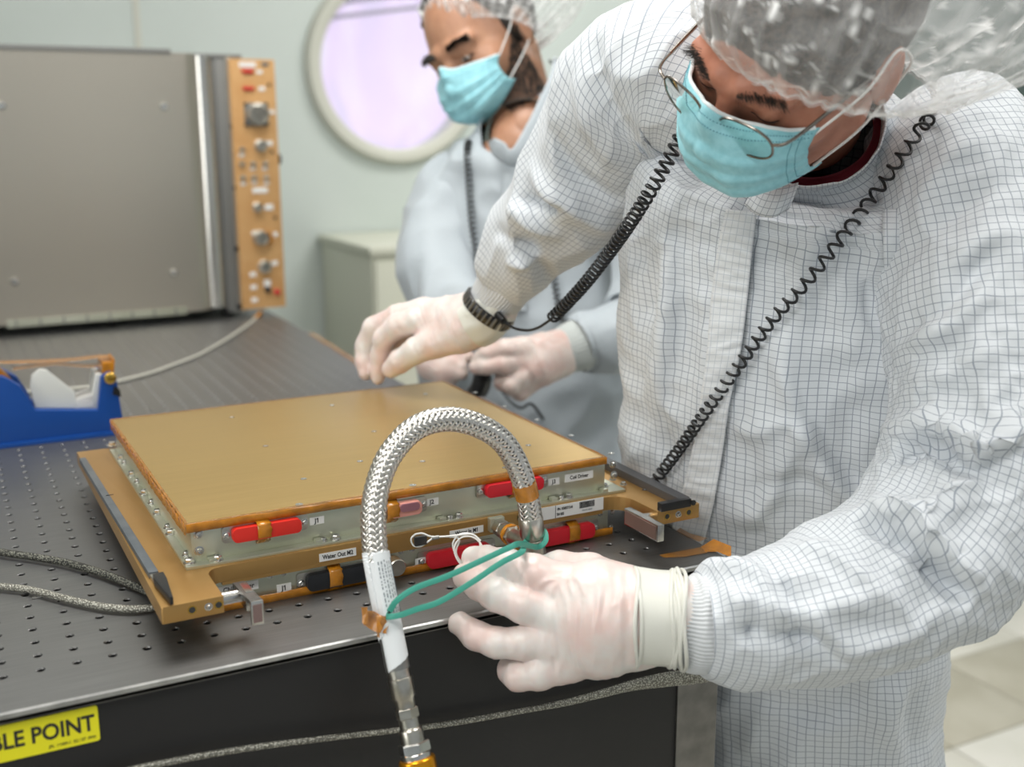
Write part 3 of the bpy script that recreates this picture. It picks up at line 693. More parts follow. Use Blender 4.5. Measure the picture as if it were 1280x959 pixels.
# rails, wing ends and ejector brackets
def rail(x0, x1, y0, y1, z1, m, mend, name):
    o = B(MB().box((x0, y0, .041), (x1, y1, z1), .0006), name, m); return o
a = Az(103, 573, .0455); b = Az(192, 716, .0455)
B(MB().prism([(b[0]-.0038, b[1]), (b[0]+.0038, b[1]), (a[0]+.0032, a[1]), (a[0]-.0032, a[1])], 2, .041, .0462, .0005), 'wedge_rail', M['bluegrey'])
a2 = Az(137, 619, .0463); B(MB().box((a2[0]-.0035, a2[1]-.0004, .0462), (a2[0]+.0035, a2[1]+.0004, .0466)), 'rail_joint', M['blackpl'])
B(MB().prism([(b[0]-.0034, b[1]-.001), (b[0]+.004, b[1]-.001), (b[0]+.0048, b[1]-.013), (b[0]-.003, b[1]-.013)], 2, .041, .0455, .0005), 'rail_end', M['steel'])
q = MB(); c0 = arr(b[0]+.0015, b[1]-.011, .0455); q.prism([(c0[0]-.0042, c0[1]), (c0[0]+.0045, c0[1]+.001), (c0[0]+.0042, c0[1]-.014), (c0[0]+.001, WF-.003), (c0[0]-.0015, WF-.002), (c0[0]-.005, c0[1]-.01)], 2, .0425, .0492, .0012); B(q, 'latch_lever', M['blackpl'])
a = Az(771, 577, .049); b = Az(852, 621, .049)
B(MB().prism([(b[0]-.0062, b[1]-.004), (b[0]+.0062, b[1]-.004), (a[0]+.0062, .395), (a[0]-.0062, .395)], 2, .041, .0492, .0006), 'wedge_rail', M['darkrail'])
hy = b[1]-.004
B(MB().box((b[0]-.030, hy-.006, .0415), (b[0]+.004, hy+.001, .0495), .0006), 'latch_lever', M['blackpl'])
B(MB().lathe([(.0028, 0), (.0028, .002), (.0020, .0022)], (b[0]+.0055, hy-.006, .0455), (0, -1, 0), 6), 'rail_screw', M['blackpl'])
for xs, du in (((-.0135, -.0012, .0065), 0), ((.4255, .438, .4505), 0)):
    for k, x in enumerate(xs):
        if k == 1: screw('cap', (x, WF, .0345), 'y')
        else:
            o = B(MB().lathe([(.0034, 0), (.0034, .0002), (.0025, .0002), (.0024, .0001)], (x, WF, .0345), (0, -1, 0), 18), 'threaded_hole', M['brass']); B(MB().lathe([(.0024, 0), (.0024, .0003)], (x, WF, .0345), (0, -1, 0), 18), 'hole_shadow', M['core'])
# left bracket: a round pin and bent arm with a pad
pz = .0332; q = MB(); q.lathe([(.0052, 0), (.0052, .0165)], (.0105, WF+.013, pz), (1, 0, 0), 20); B(q, 'ejector_pin', M['steel'], sm=True)
q = MB(); e0 = toA(D(292, 741, .905)); e1 = toA(D(314, 770, .862))
q.box((e0[0]-.0015, WF-.001, pz-.0085), (e0[0]+.0048, WF+.020, pz+.0075), .0006)
B(q, 'ejector_block', M['steel'])
B(MB().prism([(.0235, .012+WF+.012), (.0325, .012+WF+.012), (.0355, WF-.018), (.0265, WF-.018)], 2, pz+.0035, pz+.0068, .0004), 'ejector_arm', M['post'])
q = MB(); q.box((.0262, WF-.0195, pz-.0125), (.0358, WF-.0165, pz+.0068), .0008); B(q, 'ejector_foot', M['steel'])
B(MB().box((.0276, WF-.0201, pz-.0105), (.0345, WF-.0195, pz+.004)), 'foot_pad', mat('rose_grey_pad', (.20, .13, .12), .5))
# right bracket: pin and a flat bar pointing at the viewer
B(MB().lathe([(.0042, 0), (.0042, .0145)], (.4145, WF+.010, pz), (-1, 0, 0), 20), 'ejector_pin', M['steel'], sm=True)
q = MB(); q.box((.3935, WF-.030, pz-.0085), (.4005, WF+.024, pz+.0075), .0006); B(q, 'ejector_bar', M['steel'])
B(MB().box((.3928, WF-.0275, pz-.0070), (.3936, WF+.022, pz+.0058)), 'bar_pad', mat('brushed_rose_pad', (.22, .145, .12), .45, .4))
# water fittings on the plate face
f0 = Ay(626, 660, NY-.010); f0[1] = NY
B(MB().box((f0[0]-.0085, NY-.006, f0[2]-.0045), (f0[0]+.006, NY, f0[2]+.0085), .0006), 'fitting_boss', M['chromate'])
q = MB(); q.lathe([(.0080, 0), (.0082, .006), (.0082, .0135), (.0074, .0145)], (f0[0], NY-.002, f0[2]), (0, -1, 0), 6); q.lathe([(.0070, .0135), (.0072, .0175), (.0085, .018), (.0086, .0205)], (f0[0], NY-.002, f0[2]), (0, -1, 0), 24)
B(q, 'hex_fitting', M['nickel'], sharp=30)
g0 = Ay(643, 664, NY-.026)
q = MB(); q.lathe([(.0090, 0), (.0095, .002), (.0095, .010), (.0078, .013)], (f0[0], NY-.022, f0[2]), (0, -1, 0), 6); B(q, 'coupling_nut', M['nickel'], sharp=30)
q = MB(); q.lathe([(.0098, 0), (.0099, .004), (.0094, .0045)], (f0[0], NY-.0275, f0[2]), (0, -1, 0), 20); B(q, 'tape_wrap', M['kapton'])
w0 = Ay(496, 709, NY-.014)
q = MB(); q.lathe([(.0060, 0), (.0060, .006), (.0078, .0065), (.0078, .017), (.0070, .018)], (w0[0], NY+.001, w0[2]), (0, -1, 0), 24); B(q, 'round_plug', M['nickel'])
FIT = fromA((f0[0], NY-.034, f0[2]))

# ================================================================== braided hose
HP = [(509, 893, .858), (500, 850, .86), (491, 805, .862), (482, 760, .864), (473, 715, .866), (468, 680, .868), (467, 640, .870), (473, 604, .874), (489, 567, .880), (520, 535, .890), (560, 524, .902), (600, 533, .916), (630, 554, .930), (650, 590, .944), (660, 625, .955), (664, 655, .962), (668, 692, .968)]
HW = np.array([D(*p) for p in HP]); HC = spline(HW, 420)
hose = thing('braided_hose', 'flexible steel braided coolant hose arched over the front of the gold electronics box', 'hose', tuple(HW[0]))
HL = np.r_[0, np.cumsum(np.linalg.norm(np.diff(HC, axis=0), axis=1))]
def hose_at(s):
    return np.array([np.interp(s, HL, HC[:, k]) for k in range(3)])
i0 = int(np.argmin(np.linalg.norm(HC-D(466, 660, .869), axis=1))); i0 -= 30
i1 = int(np.argmin(np.linalg.norm(HC-D(664, 650, .961), axis=1)))
def braid(P, r, name, parent, ncar=12, pitch=.052, m=None):
    T, N, Bn = frames(P); L = np.r_[0, np.cumsum(np.linalg.norm(np.diff(P, axis=0), axis=1))]; n = int(L[-1]/.0011); s = np.linspace(0, L[-1], n)
    it = lambda X: np.stack([np.interp(s, L, X[:, k]) for k in range(3)], 1)
    P, N, Bn = it(P), it(N), it(Bn); V = []; F = []
    hw = 2*PI*r/ncar/2*.80
    for d in (1, -1):
        for c in range(ncar):
            ph = 2*PI*c/ncar; om = 2*PI*s/pitch; th = ph+d*om; kx = om*ncar/PI; over = d*np.tanh(1.7*np.cos(PI/2*(2*c+d*kx-.5)))/.93; rr = r*(1+.052*over)
            dirv = N*np.cos(th)[:, None]+Bn*np.sin(th)[:, None]; tang = (-N*np.sin(th)[:, None]+Bn*np.cos(th)[:, None])
            b0 = sum(len(x) for x in V)
            prof = [(-1, -.02), (-.6, .030), (0, .055), (.6, .030), (1, -.02)]
            G = np.stack([P+dirv*(rr+r*h)[:, None]+tang*(hw*w_) for w_, h in prof], 1).reshape(-1, 3)
            V.append(G); idx = np.arange(len(s)*5).reshape(len(s), 5)+b0
            F.append(np.stack([idx[:-1, :-1], idx[:-1, 1:], idx[1:, 1:], idx[1:, :-1]], -1).reshape(-1, 4))
    o = me_obj(name, np.vstack(V), np.vstack(F), m or M['braid'], parent); return o
br = braid(HC[i0:i1], .0093, 'steel_braid', hose, 12, .060); br['kind'] = 'stuff'
MB().tube(HC[i0:i1:3], .0088, 14).build('inner_hose', M['core'], hose)
def hring(a, b, r, name, m, n=24, ring=None, prof=None):
    P = HC[a]; ax = HC[b]-HC[a]; L = np.linalg.norm(ax); prof = prof or [(r*.96, 0), (r, L*.06), (r, L*.94), (r*.96, L)]
    return MB().lathe(prof, P, ax, n, ring).build(name, m, hose)
kp = int(np.argmin(np.linalg.norm(HC-D(657, 613, .951), axis=1)))
MB().tube(HC[kp-7:kp+9:2], .0104, 20).build('tape_wrap', M['kapton'], hose)
e1_ = HC[i1]; ax = nrm(HC[-1]-HC[i1-2])
MB().lathe([(.0102, -.003), (.0108, -.002), (.0108, .0135), (.0102, .0150), (.0094, .0155), (.0094, .0175), (.0100, .018), (.0102, .031), (.0090, .035), (.004, .0355)], e1_, ax, 28).build('end_ferrule', M['nickel'], hose)
q = MB(); q.tube(spline([e1_+ax*.024, e1_+ax*.024+(FIT-e1_-ax*.024)*.35, FIT+(0, -.002, 0), FIT+(0, .010, 0)], 12), [.0075]*12, 16); q.build('elbow', M['nickel'], hose)
# left end: paper wrap, ferrule, hex, nut
ax = nrm(HC[i0-12]-HC[i0]); 
kk = lambda v: int(np.argmin(np.abs(np.array([((CAM-p)@CU)*-FPX/((p-CAM)@CF) for p in HC[:200]])-(479.5-v))))
def px_of(p): d = p-CAM; z = d@CF; return 640+FPX*(d@CR)/z, 479.5-FPX*(d@CU)/z
PV = np.array([px_of(p)[1] for p in HC]); 
def k_at(v): return int(np.argmin(np.abs(PV[:200]-v)))
k835, k900 = k_at(835), k_at(892)
sl = HC[k835-1:k_at(686):1]; MB().tube(sl, .0094, 20).build('hose_core', M['dull'], hose)
end = HC[0]; axd = nrm(HC[0]-HC[k_at(850)]); s0 = HC[k_at(828)]
L0 = np.linalg.norm(HC[0]-s0)
def onax(t): return s0+axd*t
q = MB(); q.lathe([(.0088, -.002), (.0088, .012), (.0096, .0125), (.0096, .0140), (.0090, .0145)], s0, axd, 26); q.lathe([(.0094, .014), (.0094, .0265), (.0080, .0285), (.0075, .036)], s0, axd, 26); q.build('crimp_ferrule', M['nickel'], hose)
MB().lathe([(.0080, .035), (.0090, .036), (.0090, .0425), (.0080, .0435)], s0, axd, 6).build('hex_collar', M['nickel'], hose, sharp=30)
MB().lathe([(.0076, .043), (.0076, .050), (.0086, .051), (.0092, .053), (.0092, .062)], s0, axd, 30, lambda k: 1+.02*(k % 2)).build('knurled_sleeve', M['nickel'], hose)
MB().lathe([(.0115, .0615), (.0125, .0625), (.0125, .0690), (.0115, .0700)], s0, axd, 6).build('hex_nut', M['steel'], hose, sharp=30)
MB().lathe([(.0112, .0695), (.0118, .0700), (.0118, .0735), (.0112, .0740)], s0, axd, 30).build('steel_collar', M['steel'], hose)
nut = MB().lathe([(.0128, .0735), (.0138, .0745), (.0140, .0755), (.0140, .0860), (.0128, .0880)], s0, axd, 60, lambda k: 1+.018*(k % 2)).build('knurled_gold_nut', M['orange'], hose)
nut['label'] = 'gold anodised knurled nut at the hose end'
MB().lathe([(.0095, .0875), (.0095, .11), (.0085, .115)], s0, axd, 24).build('plug', M['nickel'], hose)
# paper label sleeve around the lower left of the hose: two overlapping wraps with a slanted hem
def wrap(ka, kb, r, name, slant, a0=0.0, a1=2*PI, par=hose, m=None):
    P = HC[kb:ka]; T, N, Bn = frames(P); n, mm = len(P), 40; V = np.zeros((n, mm, 3)); 
    for j in range(mm):
        t = j/(mm-1); an = a0+(a1-a0)*t
        for i in range(n):
            ii = min(n-1, int(i+(slant*t*(1-i/(n-1)))));  V[i, j] = P[ii]+(N[ii]*math.cos(an)+Bn[ii]*math.sin(an))*(r+.0006*t)
    F = grid_faces(n, mm, False); o = me_obj(name, V.reshape(-1, 3), F, m or M['paper'], par)
    s = o.modifiers.new('t', 'SOLIDIFY'); s.thickness = .0002; return o
cdir = nrm(CAM-HC[k_at(760)])
T_, N_, B_ = frames(HC[k_at(838):k_at(686)]); base_a = math.atan2(cdir@B_[0], cdir@N_[0])
pw = wrap(k_at(688), k_at(836), .0098, 'paper_sleeve', 26, base_a-.9, base_a-.9+2*PI+.3)
wrap(k_at(690), k_at(773), .0106, 'paper_flap', 8, base_a-.25, base_a+1.7)
# fine print on the paper
fp = MB(); r5 = random.Random(5)
Tw, Nw, Bw = frames(HC[k_at(772):k_at(695)]); Pw = HC[k_at(772):k_at(695)]
for line in range(5):
    an = base_a+.05+line*.22; i = 3
    while i < len(Pw)-6:
        j = min(i+r5.randint(1, 3), len(Pw)-2); pts = []
        for k in (i, j):
            d1 = Nw[k]*math.cos(an)+Bw[k]*math.sin(an); d2 = Nw[k]*math.cos(an+.07)+Bw[k]*math.sin(an+.07); pts += [Pw[k]+d1*.0113, Pw[k]+d2*.0113]
        fp.add(pts, [(0, 1, 3, 2)]); i = j+1+(r5.random() < .3)
o = fp.build('fine_print', M['greyink'], pw); 
o = MB(); d1 = [Pw[k]+(Nw[k]*math.cos(base_a+1.25)+Bw[k]*math.sin(base_a+1.25))*.0114 for k in range(0, len(Pw)-2, 4)]; o.tube(d1, .0003, 4); o.build('ruled_line', M['greyink'], pw)
# crumpled tape tag on the hose
tg = []
for i in range(7):
    for j in range(5):
        p = D(452+i*5.2, 757+j*6.0+i*2.2, .851+.003*math.sin(i*2.1+j)); tg.append(p+RNG.normal(size=3)*.0012)
me_obj('tape_tag', tg, [f for f in grid_faces(7, 5, False)], M['kapton'], hose)
me_obj('tape_tag', [D(471+i*5, 776+j*10+i*2, .853+.001*(i+j) % 2) for i in range(3) for j in range(3)], [f for f in grid_faces(3, 3, False)], M['kapton'], hose)
# green rubber band looped from the hose sleeve to the ferrule
gb = []
for u, v, d in ((487, 764, .850), (497, 750, .849), (520, 735, .854), (560, 720, .864), (610, 697, .868), (636, 685, .872), (650, 680, .885), (672, 684, .945), (682, 676, .957), (680, 664, .968), (668, 667, .976), (655, 680, .945), (652, 690, .876), (626, 704, .862), (590, 728, .856), (550, 752, .857), (520, 762, .853), (500, 769, .849), (485, 771, .851), (479, 768, .866), (480, 762, .872)):
    gb.append(D(u, v, d))
gb.append(gb[0]); G = spline(np.array(gb), 160)
Tg, Ng, Bg = frames(G); VV = []
for i in range(160):
    nf = nrm(np.cross(Tg[i], CAM-G[i])); nb = np.cross(Tg[i], nf)
    for x_, y_ in ((-1, -1), (1, -1), (1, 1), (-1, 1)): VV.append(G[i]+nf*x_*.0023+nb*y_*.0009)
o = me_obj('rubber_band', VV, grid_faces(160, 4), M['green']); tag(o, 'green rubber band stretched from the white hose sleeve to the hose fitting', 'rubber band')
b_ = o.modifiers.new('b', 'BEVEL'); b_.width = .0005; b_.segments = 2
# thermistor with white wire loop
th = thing('thermistor_lead', 'thin white looped sensor wire with a black bead before the gold plate', 'wire', tuple(D(575, 680, .945)))
W = [D(u, v, .93) for u, v in ((519, 668), (514, 674), (517, 682), (526, 683), (538, 675), (544, 672), (565, 670), (590, 668), (600, 680), (596, 702), (585, 712), (572, 700), (568, 684), (577, 672), (592, 672), (603, 684), (600, 700))]
W2 = [D(u, v, .932) for u, v in ((519, 668), (528, 667), (540, 671), (565, 671), (574, 675), (570, 690), (577, 706), (584, 712), (571, 695), (566, 680), (575, 668), (590, 668), (601, 676))]
MB().tube(spline(W, 120), .0008, 6).tube(spline(W2, 100), .0008, 6).build('wire', M['whitewire'], th)
MB().box(D(520, 680, .926)-arr(.001, .001, .002), D(531, 669, .93)+arr(.001, .001, 0), .0008).build('sensor_bead', M['blackpl'], th)
MB().tube([D(540, 673, .929), D(549, 671.5, .929)], .0017, 8).build('heat_shrink', M['dull'], th)

# ================================================================== big metal instrument chassis at the back of the table
cx_, cy_ = .46, 1.50
big = thing('instrument_chassis', 'large upright steel instrument chassis with gold connector strip, on the far left of the table', 'instrument', (cx_, cy_, 0), .03)
G_ = lambda q, name, m, par=big, sm=False, sharp=35: q.build(name, m, par, False, sm, sharp)
G_(MB().box((-.62, .02, .03), (.095, .42, .525), .004), 'housing', M['dull'])
# front sheet with a softly rounded right edge
pr = [(-.62, .0)]+[(-.035+.035*math.sin(math.radians(a)), .035-.035*math.cos(math.radians(a))) for a in range(0, 91, 10)]+[(0, .05), (-.003, .05), (-.62, .03)]
bmx = MB().prism(pr, 2, .022, .535)
G_(bmx, 'front_sheet', M['sheet'], sm=True, sharp=50)
G_(MB().lathe([(.019, 0), (.019, .505)], (.006, .020, .026), (0, 0, 1), 24), 'corner_column', mat('polished_steel', (.72, .70, .66), .2, 1), sm=True)
G_(MB().box((.0, .014, .022), (.030, .04, .535), .003), 'corner_fold', M['dull'])
G_(MB().box((.030, .012, .012), (.066, .03, .530), .002), 'side_flange', M['dull'])
G_(MB().box((.052, .004, .012), (.060, .014, .530), .001), 'flange_lip', M['sheet'])
G_(MB().box((-.62, -.004, .533), (-.058, .40, .542), .001), 'top_plate', M['dull'])
G_(MB().box((-.058, .01, .528), (.085, .40, .536), .001), 'top_cover', M['dull'])
G_(MB().box((-.40, -.004, .018), (-.06, .0, .032), .0005), 'bottom_lip', M['chromate'])
for k in range(8): G_(MB().box((-.385+k*.043, -.006, .0175), (-.3825+k*.043, -.003, .0325)), 'lip_tab', M['dull'])
for x in (-.58, -.2, .04):
    G_(MB().lathe([(.012, 0), (.012, .022), (.015, .024), (.015, .034)], (x, .06, 0), (0, 0, 1), 16), 'foot', M['blackpl']); G_(MB().lathe([(.012, 0), (.012, .034)], (x, .36, 0), (0, 0, 1), 16), 'foot', M['blackpl'])
def By(u, v, y=.0):
    o = CAM-arr(cx_, cy_, 0); c, s = math.cos(.03), math.sin(.03); rt = lambda d: arr(d[0]*c+d[1]*s, -d[0]*s+d[1]*c, d[2]); o = rt(o); r = rt(ray(u, v)); return o+r*((y-o[1])/r[1])
def stud(u, v, y, r, m='steel', par=big, h=.004):
    p = By(u, v, y); return G_(MB().lathe([(r, 0), (r*1.02, h*.4), (r*.8, h), (r*.35, h), (r*.3, h*.5)], (p[0], y, p[2]), (0, -1, 0), 16), 'fastener', M[m], par)
for u, v in ((2, 132), (205, 133), (217, 341), (18, 352)): stud(u, v, 0, .0085)
for u, v in ((288, 80), (291, 158), (295, 235), (297, 311), (300, 384)): stud(u, v, .004, .006, 'blackpl')
# gold connector strip
SY = -.006
sx0, sx1 = By(297, 230, SY)[0]-.004, By(349, 230, SY)[0]+.002
G_(MB().box((sx0, SY, .018), (sx1, SY+.02, .527), .002), 'connector_strip', M['goldstrip'])
def cyl(u, v, r, m, h=.012, name='socket', n=20, y=SY):
    p = By(u, v, y); return G_(MB().lathe([(r*1.1, 0), (r*1.1, .002), (r, .0025), (r, h), (r*.8, h+.001), (r*.78, h-.003)], (p[0], y, p[2]), (0, -1, 0), n), name, M[m])
def plate(u, v, w_, h_, m, name='label', t=.0015, y=SY):
    p = By(u, v, y); return G_(MB().box((p[0]-w_/2, y-t, p[2]-h_/2), (p[0]+w_/2, y, p[2]+h_/2), .0003), name, M[m])
plate(309, 81, .034, .011, 'white'); plate(331, 80.5, .014, .007, 'bluegrey', 'blue_plate')
plate(309, 89, .022, .007, 'red', 'dust_cap', .006); plate(324, 90, .013, .007, 'white'); plate(310, 110.5, .022, .006, 'red', 'dust_cap', .006); plate(327, 111, .013, .008, 'white')
p = By(320, 143, SY)
plate(320, 143, .048, .046, 'dull', 'socket_flange', .004); cyl(320, 143, .0215, 'nickel', .022)
for du in (-13, 13):
    for dv in (-13, 13): stud(320+du, 143+dv, SY-.004, .003, 'blackpl')
cyl(325, 182, .0115, 'nickel', .015); plate(336, 179, .016, .009, 'white'); plate(340, 140, .010, .008, 'white')
for u, v in ((302, 187), (302, 205), (316, 205), (331, 205), (303, 222), (317, 222), (332, 222)): cyl(u, v, .005, 'nickel', .008, 'small_socket', 12)
for u, v in ((316, 211), (331, 211), (302, 194), (318, 228), (333, 229), (304, 230)): plate(u, v, .011, .006, 'white')
plate(325, 238, .032, .011, 'white'); cyl(321, 259, .009, 'nickel', .014); plate(336, 259, .018, .012, 'white'); stud(344, 272, SY, .003, 'blackpl'); stud(340, 190, SY, .003, 'blackpl'); stud(336, 106, SY, .003, 'blackpl')
cyl(325, 297, .0145, 'nickel', .018); cyl(332, 298, .013, 'kapton', .010, 'tape_wrap'); plate(344, 293, .010, .009, 'white'); plate(317, 291, .008, .008, 'white')
cyl(330, 333, .0125, 'nickel', .014); plate(343, 329, .014, .009, 'white'); 
for u, v in ((316, 343), (317, 359), (318, 375)): plate(u, v, .013, .009, 'white')
plate(334, 354, .014, .014, 'white'); cyl(346, 365, .0055, 'red', .008, 'red_button'); cyl(334, 362, .006, 'blackpl', .01)
p = By(352, 199, SY+.01); G_(MB().lathe([(.009, 0), (.011, .002), (.011, .006), (.004, .009)], (sx1-.001, SY+.01, p[2]), (1, 0, 0), 16), 'side_knob', M['blackpl'])
# grounding lead from the strip, dropping on to the table and running forward
gl_ = thing('ground_lead', 'pale grounding lead running from the gold connector strip across the table behind the tape dispenser', 'cable', tuple(PZ(250, 440, .004)))
G2 = [D(340, 370, 2.44), D(334, 380, 2.42), D(322, 396, 2.36)]+[PZ(u, v, .0035) for u, v in ((303, 411), (280, 426), (250, 443), (220, 455), (190, 466), (155, 475), (110, 484), (60, 488), (0, 492))]
MB().tube(spline(G2, 90), .0030, 8).build('lead', mat('pale_lead', (.42, .41, .36), .5), gl_)
MB().tube(spline([D(326, 391, 2.375), D(318, 399, 2.345)], 6), .0048, 8).build('tape_wrap', M['kapton'], gl_)

# ================================================================== blue tape dispenser
dp = thing('tape_dispenser', 'blue weighted tape dispenser with a white hub and amber tape, left of the gold box', 'tape dispenser', (.0, .665, 0))
DY0, DY1 = .655, .725
def dl(u, v): p = PY(u, v, DY0); return p[0], max(p[2], 0)
prof = [(-.14, 0), (.1535, 0), (.1545, .004), (.1495, .078), (.1440, .083), (.1385, .083), (.131, .078), (.1235, .0355), (.05, .0440), (.0455, .056), (.035, .077), (.018, .090), (-.005, .096), (-.03, .094), (-.055, .08), (-.075, .055), (-.14, .045)]
loc = lambda pts: [(x, z) for x, z in pts]
D_ = lambda q, name, m, par=dp, sm=False: q.build(name, m, par, True, sm, 40)
D_(MB().prism(prof, 1, DY0, DY0+.014, .0022), 'side_cheek', M['blue'])
D_(MB().prism(prof, 1, DY1-.014, DY1, .0022), 'side_cheek', M['blue'])
D_(MB().prism([(-.14, 0), (.153, 0), (.148, .030), (.05, .038), (-.14, .038)], 1, DY0+.01, DY1-.01, .001), 'base', M['blueblade'])
D_(MB().box((-.15, DY0-.004, 0), (.156, DY1+.004, .006), .0015), 'foot_plate', M['blue'])
hub = [(.0505, .0445), (.0470, .072), (.0500, .086), (.0600, .0935), (.0680, .0915), (.0735, .086), (.0985, .060), (.1005, .0385)]
D_(MB().prism(hub, 1, DY0+.012, DY0+.020, .001), 'white_guide', M['cream'])
D_(MB().prism([(.098, .036), (.1235, .034), (.1335, .080), (.126, .080), (.119, .046), (.098, .048)], 1, DY0+.012, DY1-.014, .0006), 'inner_liner', M['cream'])
q = MB()
for k in range(9): q.box((.1005+k*.0022, DY0+.0105, .039), (.1017+k*.0022, DY1-.016, .050+k*.0005))
D_(q, 'liner_rib', M['white'])
D_(MB().lathe([(.004, 0), (.0075, .0005), (.0075, .004), (.004, .006)], (.1415, DY0-.001, .0768), (0, -1, 0), 16), 'brass_knob', M['brass'], sm=True)
D_(MB().prism([(.143, .055), (.1535, .050), (.1525, .060), (.146, .066)], 1, DY0-.0015, DY0+.0005), 'worn_spot', M['blackpl'])
rl = MB().lathe([(.052, 0), (.052, .024), (.036, .024), (.036, 0)], (-.02, DY0+.018, .058), (0, 1, 0), 48); D_(rl, 'tape_roll', M['kapton'], sm=True)
strip('tape_tongue', [(-.02, DY0+.02, .107), (.04, DY0+.02, .101), (.09, DY0+.02, .0985), (.1365, DY0+.02, .0995), (.150, DY0+.02, .0965)], (0, 1, 0), .024, (0, 0, 1), M['kapton_thin'], dp, .0006, True)
strip('tape_tongue', [(.03, DY0+.018, .0935), (.075, DY0+.018, .0955), (.12, DY0+.018, .0885), (.145, DY0+.018, .0895)], (0, 1, 0), .024, (0, 0, 1), M['kapton_thin'], dp, .0004, True)
q = MB()
for k in range(11): q.prism([(.1475, .082), (.151, .0975), (.1485, .0975)], 1, DY0+.012+k*.0042, DY0+.0145+k*.0042)
q.prism([(.134, .080), (.1485, .080), (.1505, .095), (.1350, .095)], 1, DY0+.011, DY1-.012, .001); D_(q, 'serrated_cutter', M['kapton'])

# ================================================================== cables and tape bits on the table
def flat_braid(name, P, w0, w1, th_, m, label, par=None):
    """flattened woven sleeve: a lofted oval with woven relief, and real crossing strands on top"""
    P = spline(P, 160) if len(P) < 100 else P; n = len(P); T, N, Bn = frames(P); V = []
    for i in range(n):
        b = nrm(np.cross(T[i], CAM-P[i])); c = np.cross(b, T[i]); wv = w0+(w1-w0)*(i/(n-1))**1.6
        for k in range(16): an = 2*PI*k/16; V.append(P[i]+b*math.cos(an)*wv+c*math.sin(an)*th_)
    o = me_obj(name, V, grid_faces(n, 16), m, par); return o
wov = mat('woven_wire_sleeve', (.42, .41, .36), .42, .6)
tc = nd(wov, 'ShaderNodeTexCoord'); v1 = nd(wov, 'ShaderNodeTexVoronoi', i_Scale=620); lk(wov, tc.outputs['Object'], v1.inputs['Vector'])
lk(wov, ramp(wov, v1.outputs[0], [(.15, (.60, .59, .52)), (.6, (.17, .165, .14))]), pb(wov).inputs['Base Color'])
b2 = nd(wov, 'ShaderNodeBump', i_Strength=.9, i_Distance=.0008, invert=True); lk(wov, v1.outputs[0], b2.inputs['Height']); lk(wov, b2.outputs[0], pb(wov).inputs['Normal'])
wov2 = wov.copy(); wov2.name = 'dark_woven_sleeve'
for n_ in wov2.node_tree.nodes:
    if n_.type == 'VALTORGB': n_.color_ramp.elements[0].color = (.30, .30, .25, 1); n_.color_ramp.elements[1].color = (.045, .045, .04, 1)
P = [arr(-.66, .12, -.12), arr(-.62, .13, -.01), arr(-.56, .15, .005), arr(-.35, .20, .005)]+[PZ(u, v, .005) for u, v in ((-120, 672), (-60, 678), (0, 690), (40, 696), (80, 703), (120, 714), (155, 727), (190, 742), (215, 752))]
V, F = tube_vf(spline(P, 160), .0035, 12); o = me_obj('braided_cable', V, F, wov2); tag(o, 'dark braided cable going under the left wing of the gold plate, the upper of two', 'cable')
P = [arr(-.66, .02, -.12), arr(-.62, .03, -.01), arr(-.56, .045, .0045), arr(-.35, .09, .0045)]+[PZ(u, v, .0045) for u, v in ((-120, 722), (-60, 728), (0, 733), (40, 738), (80, 748), (120, 757), (150, 761), (180, 761), (206, 757))]
V, F = tube_vf(spline(P, 160), .0032, 12); o = me_obj('braided_cable', V, F, wov); tag(o, 'pale braided cable going under the left wing of the gold plate, the lower of two', 'cable')
p = PZ(47, 748, .0); o = MB().box((p[0]-.0045, p[1]-.001, .0002), (p[0]+.0045, p[1]+.001, .0018), .0003).build('metal_pin', M['steel']); tag(o, 'tiny bright metal pin lying by the pale braided cable', 'pin')
# woven grounding strap across the black side of the table
SP = [PY(u, v, TY0-.004-.0*k) for k, (u, v) in enumerate(((120, 974), (200, 955), (300, 937), (400, 924), (480, 915), (560, 905), (640, 891), (700, 880), (745, 869), (790, 857), (830, 850), (870, 845), (905, 839)))]
SP[0] = PY(120, 974, TY0-.003); SP[-1] = PY(905, 839, TY0-.012); SP[-2] = PY(870, 845, TY0-.010); SP[-3] = PY(830, 850, TY0-.008)
SP = [arr(-.62, TY0-.003, -.10), arr(-.35, TY0-.003, -.085), arr(-.12, TY0-.003, -.068)]+SP
P = spline(SP, 300); n = len(P); T, N, Bn = frames(P); V = []
wds = np.interp(np.linspace(-.22, 1, n), [0, .3, .55, .72, .82, .9, 1], [.0028, .0024, .0026, .0045, .0072, .0082, .0085])
for i in range(n):
    b = nrm(np.cross(T[i], arr(0, 1, 0))); c = np.cross(b, T[i])
    for k in range(16): an = 2*PI*k/16; V.append(P[i]+b*math.cos(an)*wds[i]+c*math.sin(an)*min(.0028, wds[i]*.9))
o = me_obj('grounding_strap', V, grid_faces(n, 16), wov); tag(o, 'woven wire grounding strap slung along the black table side, widening to the right', 'strap')
